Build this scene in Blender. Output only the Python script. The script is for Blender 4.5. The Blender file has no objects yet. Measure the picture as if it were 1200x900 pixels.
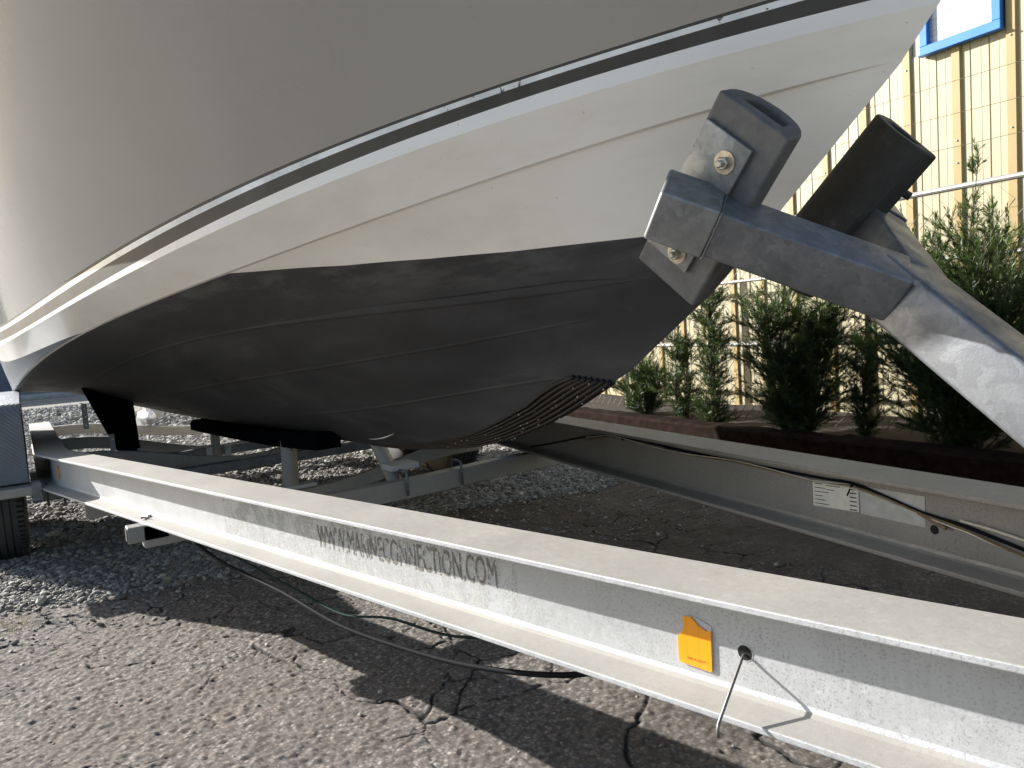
import bpy, bmesh, math, random
import numpy as np
from mathutils import Vector, Matrix
R = math.radians
random.seed(7); rng = np.random.default_rng(7)
SC = bpy.context.scene
COL = SC.collection

# ------------------------------------------------------------------ camera
CAMP = Vector((-1.72, -1.36, 1.20))
PITCH, ROLL, AZ, FPX = R(4.6), R(4.0), R(56.6), 870.0
fh = Vector((-math.sin(AZ), math.cos(AZ), 0)); rh = Vector((math.cos(AZ), math.sin(AZ), 0)); up = Vector((0, 0, 1))
fw = fh*math.cos(PITCH) - up*math.sin(PITCH); u0 = up*math.cos(PITCH) + fh*math.sin(PITCH)
Rv = rh*math.cos(ROLL) - u0*math.sin(ROLL); Uv = u0*math.cos(ROLL) + rh*math.sin(ROLL)
cd = bpy.data.cameras.new('camera'); cam = bpy.data.objects.new('camera', cd); COL.objects.link(cam)
M = Matrix((Rv, Uv, -fw)).transposed().to_4x4(); M.translation = CAMP
cam.matrix_world = M
cd.sensor_width = 36; cd.lens = 36*FPX/1200; cd.clip_start = .05; cd.clip_end = 600
SC.camera = cam

# ------------------------------------------------------------------ light
SUN = Vector((-2.05, -1.20, 1.0)).normalized()          # towards the sun
el = math.asin(SUN.z)
W = bpy.data.worlds.new('World'); SC.world = W; W.use_nodes = True
wn = W.node_tree; bg = wn.nodes['Background']; sky = wn.nodes.new('ShaderNodeTexSky')
sky.sky_type = 'NISHITA'; sky.sun_disc = False; sky.sun_elevation = el
sky.sun_rotation = math.atan2(SUN.x, SUN.y)
sky.dust_density = 1.2
wn.links.new(sky.outputs[0], bg.inputs[0]); bg.inputs[1].default_value = 0.08
sl = bpy.data.lights.new('sun', 'SUN'); sl.energy = 4.7; sl.angle = R(.5); sl.color = (1, .97, .925)
so = bpy.data.objects.new('sun', sl); COL.objects.link(so)
so.rotation_euler = SUN.to_track_quat('Z', 'Y').to_euler()
SC.view_settings.view_transform = 'Standard'; SC.view_settings.look = 'None'
SC.view_settings.exposure = 1.34; SC.view_settings.gamma = 1

# ------------------------------------------------------------------ helpers
def tag(o, label=None, cat=None, group=None, kind=None):
    if label: o['label'] = label
    if cat: o['category'] = cat
    if group: o['group'] = group
    if kind: o['kind'] = kind
    return o
def empty(name, loc=(0,0,0)):
    o = bpy.data.objects.new(name, None); o.location = loc; o.empty_display_size = .1; COL.objects.link(o); return o
def link(name, me, mat, parent=None, smooth=False, kind=None):
    o = bpy.data.objects.new(name, me); COL.objects.link(o)
    if mat and not me.materials: me.materials.append(mat)
    if parent is not None:
        o.parent = parent
        q = parent; off = Vector((0,0,0))
        while q: off += q.location; q = q.parent
        o.location = -off
    if smooth:
        me.polygons.foreach_set('use_smooth', [True]*len(me.polygons))
    if kind: o['kind'] = kind
    return o
def npmesh(name, V, Fq, mat=None, parent=None, smooth=False, kind=None, obj=None):
    """V (n,3) ; Fq (m,k) same-size faces"""
    V = np.asarray(V, np.float32); Fq = np.asarray(Fq, np.int32); k = Fq.shape[1]
    me = bpy.data.meshes.new(name); me.vertices.add(len(V)); me.vertices.foreach_set('co', V.ravel())
    me.loops.add(Fq.size); me.loops.foreach_set('vertex_index', Fq.ravel())
    me.polygons.add(len(Fq)); me.polygons.foreach_set('loop_start', np.arange(0, Fq.size, k, dtype=np.int32))
    me.polygons.foreach_set('loop_total', np.full(len(Fq), k, np.int32))
    me.update(calc_edges=True); me.validate()
    return link(name, me, mat, parent, smooth, kind)
class MB:
    def __init__(s): s.bm = bmesh.new()
    def box(s, c, d, rot=None, bevel=0, seg=2):
        """c centre, d full dims, rot 3x3 columns = local axes"""
        m = Matrix.Diagonal((d[0], d[1], d[2], 1))
        r = (rot.to_4x4() if rot is not None else Matrix.Identity(4))
        g = bmesh.ops.create_cube(s.bm, size=1, matrix=Matrix.Translation(c) @ r @ m)
        if bevel:
            es = list({e for v in g['verts'] for e in v.link_edges})
            bmesh.ops.bevel(s.bm, geom=es, offset=bevel, segments=seg, affect='EDGES', profile=.5)
        return s
    def tube(s, pts, r, n=8, caps=True):
        pts = [Vector(p) for p in pts]; rings = []
        prev = None
        for i, p in enumerate(pts):
            t = (pts[min(i+1, len(pts)-1)] - pts[max(i-1, 0)]).normalized()
            a = t.orthogonal().normalized() if prev is None else (prev - t*prev.dot(t)).normalized()
            prev = a; b = t.cross(a)
            rr = r[i] if hasattr(r, '__len__') else r
            rings.append([s.bm.verts.new(p + (a*math.cos(2*math.pi*k/n) + b*math.sin(2*math.pi*k/n))*rr) for k in range(n)])
        for A, B in zip(rings, rings[1:]):
            for k in range(n): s.bm.faces.new((A[k], A[(k+1) % n], B[(k+1) % n], B[k]))
        if caps and n > 2:
            s.bm.faces.new(rings[0][::-1]); s.bm.faces.new(rings[-1])
        return s
    def sweep(s, prof, frames, closed=True, caps=True):
        """prof [(a,b)], frames [(origin, ax, ay)]"""
        rings = [[s.bm.verts.new(o + ax*a + ay*b) for a, b in prof] for o, ax, ay in frames]
        n = len(prof)
        for A, B in zip(rings, rings[1:]):
            for k in range(n if closed else n-1):
                s.bm.faces.new((A[k], A[(k+1) % n], B[(k+1) % n], B[k]))
        if caps and closed:
            s.bm.faces.new(rings[0][::-1]); s.bm.faces.new(rings[-1])
        return s
    def lathe(s, prof, origin, axis, n=24):
        """prof [(r,h)] along axis"""
        origin = Vector(origin); t = Vector(axis).normalized(); a = t.orthogonal().normalized(); b = t.cross(a); rings = []
        for r, h in prof:
            rings.append([s.bm.verts.new(origin + t*h + (a*math.cos(2*math.pi*k/n) + b*math.sin(2*math.pi*k/n))*max(r, 1e-4)) for k in range(n)])
        for A, B in zip(rings, rings[1:]):
            for k in range(n): s.bm.faces.new((A[k], A[(k+1) % n], B[(k+1) % n], B[k]))
        s.bm.faces.new(rings[0][::-1]); s.bm.faces.new(rings[-1])
        return s
    def poly(s, pts, n, depth):
        """flat outline pts (3D, coplanar) given thickness along n"""
        n = Vector(n).normalized()
        a = [s.bm.verts.new(Vector(p)) for p in pts]; b = [s.bm.verts.new(Vector(p) + n*depth) for p in pts]
        s.bm.faces.new(a); s.bm.faces.new(b[::-1])
        for i in range(len(a)):
            j = (i+1) % len(a); s.bm.faces.new((a[i], b[i], b[j], a[j]))
        return s
    def build(s, name, mat, parent=None, smooth=False, kind=None):
        bmesh.ops.recalc_face_normals(s.bm, faces=s.bm.faces)
        me = bpy.data.meshes.new(name); s.bm.to_mesh(me); s.bm.free()
        if smooth == 'auto':
            me.polygons.foreach_set('use_smooth', [True]*len(me.polygons)); me.update()
            try: me.set_sharp_from_angle(angle=R(35))
            except Exception: pass
            smooth = False
        return link(name, me, mat, parent, smooth, kind)
def basis(x, z):
    """columns x, y, z from direction x and approximate z"""
    x = Vector(x).normalized(); z = Vector(z); z = (z - x*z.dot(x)).normalized(); y = z.cross(x)
    return Matrix((x, y, z)).transposed()

# ------------------------------------------------------------------ materials
def mat(name):
    m = bpy.data.materials.new(name); m.use_nodes = True
    nt = m.node_tree; b = nt.nodes['Principled BSDF']
    return m, nt, b
def N(nt, t, **kw):
    n = nt.nodes.new(t)
    for k, v in kw.items():
        if k in ('inp',):
            for a, c in v.items(): n.inputs[a].default_value = c
        else: setattr(n, k, v)
    return n
def L(nt, a, b): nt.links.new(a, b)
def noise(nt, scale, detail=6, rough=.55, vec=None, out='Fac'):
    n = N(nt, 'ShaderNodeTexNoise', inp={'Scale': scale, 'Detail': detail, 'Roughness': rough})
    if vec is not None: L(nt, vec, n.inputs['Vector'])
    return n.outputs[out]
def ramp(nt, fac, stops, interp='LINEAR'):
    r = N(nt, 'ShaderNodeValToRGB'); r.color_ramp.interpolation = interp
    while len(r.color_ramp.elements) < len(stops): r.color_ramp.elements.new(.5)
    for e, (p, c) in zip(r.color_ramp.elements, stops):
        e.position = p; e.color = (*c, 1) if len(c) == 3 else c
    L(nt, fac, r.inputs['Fac']); return r.outputs['Color']
def g(v): return (v, v, v)
def mix(nt, fac, a, b, blend='MIX'):
    m = N(nt, 'ShaderNodeMix', data_type='RGBA', blend_type=blend)
    if isinstance(fac, (int, float)): m.inputs['Factor'].default_value = fac
    else: L(nt, fac, m.inputs['Factor'])
    for s, v in (('A', a), ('B', b)):
        i = [x for x in m.inputs if x.name == s and x.type == 'RGBA'][0]
        if isinstance(v, tuple): i.default_value = (*v, 1)
        else: L(nt, v, i)
    return [x for x in m.outputs if x.type == 'RGBA'][0]
def bump(nt, b, h, strength=.3, dist=.01, prev=None):
    n = N(nt, 'ShaderNodeBump', inp={'Strength': strength, 'Distance': dist}); L(nt, h, n.inputs['Height'])
    if prev is not None: L(nt, prev, n.inputs['Normal'])
    L(nt, n.outputs[0], b.inputs['Normal']); return n.outputs[0]
def coords(nt, sx=1, sy=1, sz=1, which='Object'):
    t = N(nt, 'ShaderNodeTexCoord'); m = N(nt, 'ShaderNodeMapping'); m.inputs['Scale'].default_value = (sx, sy, sz)
    L(nt, t.outputs[which], m.inputs['Vector']); return m.outputs[0]
MAT = {}
def simple(name, col, rough=.6, metal=0, var=.25, scale=12, bs=.15, bd=.003, spec=None):
    m, nt, b = mat(name); v = coords(nt)
    n = noise(nt, scale, 8, .6, v)
    c = ramp(nt, n, [(.3, tuple(x*(1-var) for x in col)), (.7, tuple(min(1, x*(1+var)) for x in col))])
    L(nt, c, b.inputs['Base Color']); b.inputs['Roughness'].default_value = rough; b.inputs['Metallic'].default_value = metal
    if spec is not None: b.inputs['Specular IOR Level'].default_value = spec
    n2 = noise(nt, scale*9, 4, .6, v)
    if bs: bump(nt, b, n2, bs, bd)
    MAT[name] = m; return m
def alu(name, col, dark, speck=.5, metal=.35, rough=.55, specsize=250):
    """oxidised aluminium: fine dark pitting, chalky film, vertical run marks"""
    m, nt, b = mat(name); v = coords(nt)
    base = ramp(nt, noise(nt, 5, 6, .6, v), [(.3, tuple(x*.86 for x in col)), (.7, tuple(min(1, x*1.05) for x in col))])
    sp = noise(nt, specsize, 2, .5, v); mask = noise(nt, 9, 4, .6, v)
    k = ramp(nt, sp, [(.565, g(0)), (.63, g(1))]); k2 = ramp(nt, mask, [(.35, g(.35)), (.6, g(1))])
    kk = mix(nt, 1.0, k, k2, 'MULTIPLY'); kk = mix(nt, 1.0, kk, g(speck), 'MULTIPLY')
    c = mix(nt, kk, base, dark)
    st = noise(nt, 3, 5, .6, coords(nt, 30, 30, 2)); c = mix(nt, ramp(nt, st, [(.5, g(0)), (.75, g(.22))]), c, tuple(x*.6 for x in col))
    d = noise(nt, 60, 6, .7, v); c = mix(nt, ramp(nt, d, [(.56, g(0)), (.7, g(.35))]), c, tuple(min(1, x*1.25) for x in col))
    L(nt, c, b.inputs['Base Color'])
    b.inputs['Metallic'].default_value = metal
    L(nt, ramp(nt, d, [(.3, g(rough-.12)), (.7, g(rough+.15))]), b.inputs['Roughness'])
    bump(nt, b, noise(nt, 260, 5, .7, v), .28, .0015)
    MAT[name] = m; return m
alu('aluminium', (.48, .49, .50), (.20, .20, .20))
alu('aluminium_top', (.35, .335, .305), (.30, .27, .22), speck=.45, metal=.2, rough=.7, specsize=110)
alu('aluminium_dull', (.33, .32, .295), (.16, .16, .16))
alu('aluminium_shaded', (.26, .255, .24), (.10, .10, .10))  # same aluminium as the near rail, with shade under the boat painted in darker
def galv(name, col):
    m, nt, b = mat(name); v = coords(nt)
    w = N(nt, 'ShaderNodeTexVoronoi', inp={'Scale': 62.0, 'Randomness': 1.0})
    dis = noise(nt, 9, 3, .5, v, 'Color'); vv = mix(nt, .16, v, dis, 'ADD'); L(nt, vv, w.inputs['Vector'])
    c = ramp(nt, w.outputs['Color'], [(.1, tuple(x*.84 for x in col)), (.9, tuple(x*1.18 for x in col))])
    cl = noise(nt, 14, 6, .65, v)
    c = mix(nt, ramp(nt, cl, [(.42, g(0)), (.66, g(.6))]), c, tuple(x*.55 for x in col))
    wh = noise(nt, 55, 6, .75, v); c = mix(nt, ramp(nt, wh, [(.6, g(0)), (.72, g(.35))]), c, (.30, .315, .33))
    L(nt, c, b.inputs['Base Color']); b.inputs['Metallic'].default_value = .55
    L(nt, ramp(nt, cl, [(.3, g(.38)), (.7, g(.62))]), b.inputs['Roughness'])
    bump(nt, b, noise(nt, 190, 4, .6, v), .16, .002)
    MAT[name] = m
galv('galvanised', (.19, .20, .215))
galv('galvanised_plate', (.26, .27, .275))
def rubber(name, col, chalk):
    m, nt, b = mat(name); v = coords(nt)
    n = noise(nt, 22, 8, .7, v); c = ramp(nt, n, [(.35, col), (.6, tuple(x*1.5 for x in col)), (.78, chalk)])
    f = noise(nt, 320, 3, .6, v); c = mix(nt, ramp(nt, f, [(.6, g(0)), (.7, g(.35))]), c, chalk)
    L(nt, c, b.inputs['Base Color']); b.inputs['Roughness'].default_value = .62
    bump(nt, b, f, .25, .0015); MAT[name] = m
rubber('rubber_grey', (.085, .088, .092), (.22, .225, .23))
rubber('rubber_black', (.032, .031, .030), (.13, .13, .13))
rubber('tyre_rubber', (.018, .018, .02), (.05, .05, .052))
# boat
def gelcoat(name, col, dirt, rough=.16, stain=.5, coat=.6):
    m, nt, b = mat(name); v = coords(nt)
    n = noise(nt, 1.6, 7, .6, v); c = ramp(nt, n, [(.25, tuple(x*.94 for x in col)), (.75, tuple(min(1, x*1.03) for x in col))])
    s = noise(nt, 2.2, 8, .65, coords(nt, 1.0, 1.0, 3.5)); c = mix(nt, ramp(nt, s, [(.45, g(0)), (.75, g(stain))]), c, dirt)
    sp = noise(nt, 90, 2, .5, v); c = mix(nt, ramp(nt, sp, [(.74, g(0)), (.77, g(.5))]), c, tuple(x*.7 for x in dirt))
    L(nt, c, b.inputs['Base Color']); b.inputs['Coat Weight'].default_value = coat; b.inputs['Coat Roughness'].default_value = .08
    L(nt, ramp(nt, noise(nt, 1.5, 2, .5, v), [(.3, g(rough)), (.7, g(rough+.10))]), b.inputs['Roughness'])
    bump(nt, b, noise(nt, .9, 0, .4, v), .05, .02)
    MAT[name] = m
gelcoat('gelcoat_white', (.90, .87, .80), (.62, .52, .38), rough=.3, stain=.35, coat=.25)
gelcoat('gelcoat_band', (.90, .90, .90), (.70, .64, .54), rough=.25, stain=.3, coat=.3)
gelcoat('gelcoat_taupe', (.40, .385, .35), (.35, .335, .30), rough=.25, stain=.25, coat=.7)
def stripemat(name, dark, chip_to, thr, rough=.3):
    m, nt, b = mat(name); v = coords(nt)
    n = noise(nt, 26, 5, .7, v); zone = noise(nt, 1.3, 3, .5, v)
    ad = N(nt, 'ShaderNodeMath', operation='ADD'); L(nt, n, ad.inputs[0])
    mz = N(nt, 'ShaderNodeMath', operation='MULTIPLY'); L(nt, zone, mz.inputs[0]); mz.inputs[1].default_value = .45; L(nt, mz.outputs[0], ad.inputs[1])
    k = ramp(nt, ad.outputs[0], [(thr, g(0)), (thr+.012, g(1))])
    c = ramp(nt, noise(nt, 7, 6, .6, v), [(.3, tuple(x*.8 for x in dark)), (.7, tuple(x*1.25 for x in dark))])
    c = mix(nt, k, c, chip_to); L(nt, c, b.inputs['Base Color']); b.inputs['Roughness'].default_value = rough
    b.inputs['Specular IOR Level'].default_value = .2
    MAT[name] = m
stripemat('stripe_dark', (.070, .069, .063), (.33, .33, .33), 1.02, .55)
stripemat('stripe_white', (.80, .83, .85), (.13, .12, .11), .905)
def antifoul(name, col):
    m, nt, b = mat(name); v = coords(nt)
    n = noise(nt, 3.2, 8, .6, coords(nt, .6, 1.3, 2.2)); c = ramp(nt, n, [(.3, tuple(x*.7 for x in col)), (.52, col), (.74, tuple(x*1.7 for x in col))])
    # rubbed pale wear close under the paint line (z around 1.3-1.4) plus drag marks along the hull
    sx = N(nt, 'ShaderNodeSeparateXYZ'); L(nt, coords(nt), sx.inputs[0])
    zr = N(nt, 'ShaderNodeMapRange', inp={'From Min': 1.27, 'From Max': 1.385}); L(nt, sx.outputs['Z'], zr.inputs['Value'])
    w = noise(nt, 5, 9, .72, coords(nt, .5, 1, 2.5)); ww = ramp(nt, w, [(.47, g(0)), (.60, g(.55))])
    k = mix(nt, 1.0, ww, zr.outputs[0], 'MULTIPLY'); c = mix(nt, k, c, (.12, .12, .117))
    dr = noise(nt, 2.0, 9, .75, coords(nt, .55, 3.2, 5)); c = mix(nt, ramp(nt, dr, [(.6, g(0)), (.67, g(.5)), (.7, g(0)), (.76, g(.35))]), c, (.075, .078, .08))
    L(nt, c, b.inputs['Base Color'])
    L(nt, ramp(nt, n, [(.3, g(.5)), (.7, g(.7))]), b.inputs['Roughness'])
    bump(nt, b, noise(nt, 45, 6, .7, coords(nt, .7, 1, 1.4)), .22, .003)
    b.inputs['Specular IOR Level'].default_value = .28
    MAT[name] = m
antifoul('antifouling', (.039, .039, .042))
antifoul('antifouling_sky_tint', (.09, .11, .135))  # black bottom paint with the sky's reflection painted in as blue-grey
simple('guard', (.006, .0045, .005), .6, var=.4, scale=40, spec=.3)
simple('fleck', (.6, .58, .53), .8, var=.2)
simple('carpet', (.004, .0045, .006), 1.0, var=.4, scale=90, bs=.6, bd=.004, spec=0)
simple('steel', (.55, .53, .48), .28, metal=1, var=.15, scale=60, bs=.05)
simple('steel_washer', (.50, .45, .36), .4, metal=.8, var=.3, scale=70)
simple('cast_alu', (.45, .46, .48), .35, metal=.6, var=.2)
simple('cable_black', (.008, .009, .011), .7, var=.3, scale=30, spec=.05)
simple('cable_green', (.012, .03, .027), .7, var=.3, scale=30, spec=.05)
simple('cable_brown', (.16, .10, .04), .5, var=.3, scale=30)
simple('wire_white', (.55, .52, .42), .5, var=.2, scale=30)
simple('hook_steel', (.20, .19, .18), .45, metal=.7, var=.25, scale=60)
simple('hole_dark', (.008, .008, .008), .9, var=.1, bs=0)
simple('timber', (.019, .012, .009), .95, var=.55, scale=14, bs=.5, bd=.01, spec=.05)
simple('bark', (.085, .065, .045), .9, var=.4, scale=30, bs=.5, bd=.004)
simple('soil', (.035, .026, .019), .95, var=.4, scale=25, bs=.6, bd=.02)
simple('pipe', (.34, .33, .31), .5, metal=.4, var=.15, scale=30)
simple('chain', (.12, .105, .08), .5, metal=.4, var=.2, scale=30)
simple('wall_cream', (.40, .355, .225), .48, var=.04, scale=3, bs=.04, bd=.002)
simple('rib_tan', (.33, .24, .095), .5, var=.08, scale=5, bs=.04, bd=.002)
simple('footing', (.36, .30, .22), .9, var=.25, scale=9, bs=.4, bd=.006)
simple('frame_blue', (.035, .19, .62), .35, var=.08, scale=8, bs=.03)
simple('kerb_concrete', (.27, .28, .28), .9, var=.2, scale=6)
simple('shed_wall', (.10, .12, .15), .7, var=.2, scale=2)
simple('shed_roof', (.14, .14, .15), .7, var=.2, scale=2)
m, nt, b = mat('glass_frosted'); v = coords(nt)
L(nt, ramp(nt, noise(nt, 55, 6, .7, v), [(.35, (.22, .24, .25)), (.65, (.50, .53, .54))]), b.inputs['Base Color']); b.inputs['Roughness'].default_value = .22
b.inputs['Coat Weight'].default_value = .8; b.inputs['Coat Roughness'].default_value = .03
bump(nt, b, noise(nt, 120, 3, .6, v), .5, .004); MAT['glass_frosted'] = m
# reflector
m, nt, b = mat('reflector_orange'); v = coords(nt)
w = N(nt, 'ShaderNodeTexVoronoi', feature='DISTANCE_TO_EDGE', inp={'Scale': 210.0, 'Randomness': 0.15}); L(nt, v, w.inputs['Vector'])
L(nt, ramp(nt, w.outputs['Distance'], [(.03, (.85, .30, .01)), (.12, (.93, .36, .01))]), b.inputs['Base Color'])
b.inputs['Roughness'].default_value = .25; b.inputs['Coat Weight'].default_value = .5; bump(nt, b, w.outputs['Distance'], .35, .001); MAT['reflector_orange'] = m
simple('reflector_back', (.55, .56, .60), .3, metal=.4, var=.1)
simple('sticker_white', (.66, .65, .56), .55, var=.10, scale=30, bs=.02)
simple('sticker_faded', (.42, .42, .40), .5, var=.18, scale=25, bs=.02)
simple('ink_black', (.03, .03, .03), .6, var=.2, bs=0)
# worn lettering: print flaked away in patches
m, nt, b = mat('lettering_ink'); v = coords(nt)
L(nt, ramp(nt, noise(nt, 60, 5, .7, v), [(.35, (.13, .12, .105)), (.7, (.30, .27, .22))]), b.inputs['Base Color']); b.inputs['Roughness'].default_value = .8
L(nt, ramp(nt, noise(nt, 38, 6, .75, v), [(.44, g(0)), (.49, g(.9))]), b.inputs['Alpha']); MAT['lettering_ink'] = m
m, nt, b = mat('chalk_film'); v = coords(nt); b.inputs['Base Color'].default_value = (.60, .60, .57, 1); b.inputs['Roughness'].default_value = .8
L(nt, ramp(nt, noise(nt, 17, 8, .75, v), [(.46, g(0)), (.62, g(.65))]), b.inputs['Alpha']); MAT['chalk_film'] = m
# foliage
def leafmat(name, lo, hi, tip):
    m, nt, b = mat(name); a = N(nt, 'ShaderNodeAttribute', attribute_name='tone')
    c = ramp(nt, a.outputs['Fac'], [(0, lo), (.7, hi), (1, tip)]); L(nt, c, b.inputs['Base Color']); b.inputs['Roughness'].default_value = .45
    tr = N(nt, 'ShaderNodeBsdfTranslucent'); L(nt, c, tr.inputs['Color']); mx = N(nt, 'ShaderNodeMixShader'); mx.inputs[0].default_value = .28
    out = nt.nodes['Material Output']; L(nt, b.outputs[0], mx.inputs[1]); L(nt, tr.outputs[0], mx.inputs[2]); L(nt, mx.outputs[0], out.inputs['Surface']); MAT[name] = m
leafmat('needles', (.022, .042, .012), (.065, .11, .024), (.22, .29, .055))
leafmat('needles_light', (.03, .055, .015), (.07, .12, .028), (.20, .26, .05))
leafmat('grass', (.10, .11, .03), (.18, .17, .05), (.28, .25, .10))

# ------------------------------------------------------------------ value noise in numpy
def vnoise(x, y, seed=0):
    xi = np.floor(x).astype(np.int64); yi = np.floor(y).astype(np.int64); fx = x-xi; fy = y-yi
    def h(a, b_):
        n = (a*374761393 + b_*668265263 + seed*1442695041) & 0x7fffffff
        n = ((n ^ (n >> 13))*1274126177) & 0x7fffffff
        return ((n ^ (n >> 16)) & 0xffff)/65535.0
    fx = fx*fx*(3-2*fx); fy = fy*fy*(3-2*fy)
    return (h(xi, yi)*(1-fx)+h(xi+1, yi)*fx)*(1-fy)+(h(xi, yi+1)*(1-fx)+h(xi+1, yi+1)*fx)*fy
def fbm(x, y, o=4, seed=0):
    s = 0; a = .5
    for i in range(o): s = s+a*vnoise(x*2**i, y*2**i, seed+i); a *= .5
    return s
def worley(x, y, seed=0):
    xi = np.floor(x).astype(np.int64); yi = np.floor(y).astype(np.int64)
    d1 = np.full(x.shape, 9.0); d2 = d1.copy(); idv = np.zeros(x.shape)
    def h(a, b_, k):
        n = (a*374761393 + b_*668265263 + (seed*17+k)*1442695041) & 0x7fffffff
        n = ((n ^ (n >> 13))*1274126177) & 0x7fffffff
        return ((n ^ (n >> 16)) & 0xffff)/65535.0
    for i in (-1, 0, 1):
        for j in (-1, 0, 1):
            cx = xi+i; cy = yi+j; px = cx+h(cx, cy, 1); py = cy+h(cx, cy, 2)
            d = np.hypot(px-x, py-y); nw = d < d1
            d2 = np.where(nw, d1, np.minimum(d2, d)); idv = np.where(nw, h(cx, cy, 3), idv); d1 = np.where(nw, d, d1)
    return d1, d2, idv

# ------------------------------------------------------------------ ground (one sheet, real relief where the asphalt is near)
def axis_lines(lo, hi, step, far_lo, far_hi):
    mid = np.arange(lo, hi, step); a = []; d = step; x = lo
    while x > far_lo: d *= 1.28; x -= d; a.append(x)
    b_ = []; d = step; x = mid[-1]
    while x < far_hi: d *= 1.28; x += d; b_.append(x)
    return np.array(a[::-1]+list(mid)+b_)
gx = axis_lines(-6.1, -2.45, .0062, -220, 150); gy = axis_lines(-1.75, 1.6, .0062, -160, 160)
X, Y = np.meshgrid(gx, gy, indexing='ij')
def gravel_edge(x, y):
    # >0 on gravel
    return (-5.88 - .12*np.sin(y*2.3) + .10*(fbm(x*2+9, y*2, 3, 5)-.5)*2) - x
grav = np.clip(gravel_edge(X, Y)/.10+.5, 0, 1)
wx = X+(fbm(X*2.2, Y*2.2, 4, 21)-.5)*.55; wy = Y+(fbm(X*2.2+7, Y*2.2, 4, 25)-.5)*.55
a1, a2, _ = worley(wx*1.7, wy*1.7, 3); crk = (a2-a1)/1.7
lev = fbm(X*1.3+3, Y*1.3, 3, 31)
wid = .004+.0055*np.clip((lev-.42)*4, 0, 1)
b1, b2, _ = worley((X+(fbm(X*5, Y*5, 4, 41)-.5)*.22)*4.2, (Y+(fbm(X*5+5, Y*5, 4, 44)-.5)*.22)*4.2, 8); crk2 = (b2-b1)/4.2
zone2 = np.clip((fbm(X*1.7+1, Y*1.7+4, 3, 51)-.36)*6, 0, 1)
crack = np.clip(1.35-crk/wid, 0, 1)*np.clip((lev-.26)*8, 0, 1)
crack = np.maximum(crack, np.clip(1.9-crk2/.0062, 0, 1)*zone2)*(1-grav)
crack *= np.clip((fbm(X*14, Y*14, 3, 91)-.22)*5, 0, 1)
s1, s2, sid = worley(X/.0165, Y/.0165, 60); chip = np.sqrt(np.clip(1-(s1*1.15)**2, 0, 1))
s3, s4, sid2 = worley(X/.026, Y/.026, 66); chip2 = np.sqrt(np.clip(1-(s3*1.5)**2, 0, 1))*(sid2 > .62)
dense = ((X > -6.2) & (X < -2.4) & (Y > -1.8) & (Y < 1.65))
Z = (fbm(X*.9, Y*.9, 3, 70)-.45)*.02
Z = Z + dense*(1-grav)*(.0036*chip*(.5+sid) + .0035*chip2 + .004*(fbm(X*30, Y*30, 2, 80)-.5)) - .010*crack*dense
Z = Z + grav*dense*.008*fbm(X*14, Y*14, 2, 33)
Z[np.hypot(X+4, Y) > 12] = 0
nx, ny = X.shape
V = np.stack([X, Y, Z], -1).reshape(-1, 3)
I = np.arange(nx*ny).reshape(nx, ny)
Fq = np.stack([I[:-1, :-1], I[1:, :-1], I[1:, 1:], I[:-1, 1:]], -1).reshape(-1, 4)
ground = npmesh('ground', V, Fq, None, kind='structure', smooth=False)
me = ground.data
for nm, arr in (('gravelness', grav), ('crack', crack), ('chipid', sid)):
    at = me.attributes.new(nm, 'FLOAT', 'POINT'); at.data.foreach_set('value', arr.astype(np.float32).ravel())
m, nt, b = mat('ground'); v = coords(nt)
ag = N(nt, 'ShaderNodeAttribute', attribute_name='gravelness'); ac = N(nt, 'ShaderNodeAttribute', attribute_name='crack'); ai = N(nt, 'ShaderNodeAttribute', attribute_name='chipid')
cl = noise(nt, 1.1, 6, .6, v)
va = N(nt, 'ShaderNodeTexVoronoi', inp={'Scale': 85.0}); L(nt, v, va.inputs['Vector'])
asph = ramp(nt, va.outputs['Color'], [(.05, (.085, .076, .07)), (.4, (.19, .168, .152)), (.7, (.29, .257, .232)), (.95, (.50, .445, .40))])
asph = mix(nt, ramp(nt, va.outputs['Distance'], [(.35, g(0)), (.7, g(.75))]), asph, (.08, .072, .065))
asph = mix(nt, ramp(nt, cl, [(.35, g(0)), (.7, g(.55))]), asph, (.135, .105, .075))
asph = mix(nt, ramp(nt, noise(nt, 7, 5, .7, v), [(.5, g(0)), (.72, g(.45))]), asph, (.09, .08, .07))
asph = mix(nt, ramp(nt, noise(nt, .75, 7, .7, v), [(.52, g(0)), (.66, g(.6))]), asph, (.06, .052, .042))
sxy = N(nt, 'ShaderNodeSeparateXYZ'); L(nt, v, sxy.inputs[0])
mr = N(nt, 'ShaderNodeMapRange', inp={'From Min': .05, 'From Max': .9}); L(nt, sxy.outputs['Y'], mr.inputs['Value'])
silt_shade = mix(nt, 1.0, ramp(nt, noise(nt, 3.5, 7, .7, v), [(.3, g(.35)), (.6, g(.85))]), mr.outputs[0], 'MULTIPLY')
asph = mix(nt, silt_shade, asph, (.062, .046, .034))  # brown leaf dirt, also painting in the shade on the ground between the rails
asph = mix(nt, ramp(nt, ac.outputs['Fac'], [(.05, g(0)), (.35, g(1))]), asph, (.035, .03, .026))
vo = N(nt, 'ShaderNodeTexVoronoi', inp={'Scale': 42.0}); L(nt, v, vo.inputs['Vector'])
gr = ramp(nt, vo.outputs['Color'], [(.1, (.13, .12, .11)), (.5, (.27, .25, .215)), (.9, (.50, .47, .41))])
gr = mix(nt, ramp(nt, vo.outputs['Distance'], [(.45, g(0)), (.75, g(.8))]), gr, (.07, .062, .05))
gr = mix(nt, ramp(nt, noise(nt, .8, 4, .6, v), [(.4, g(0)), (.7, g(.4))]), gr, (.20, .17, .13))
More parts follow.
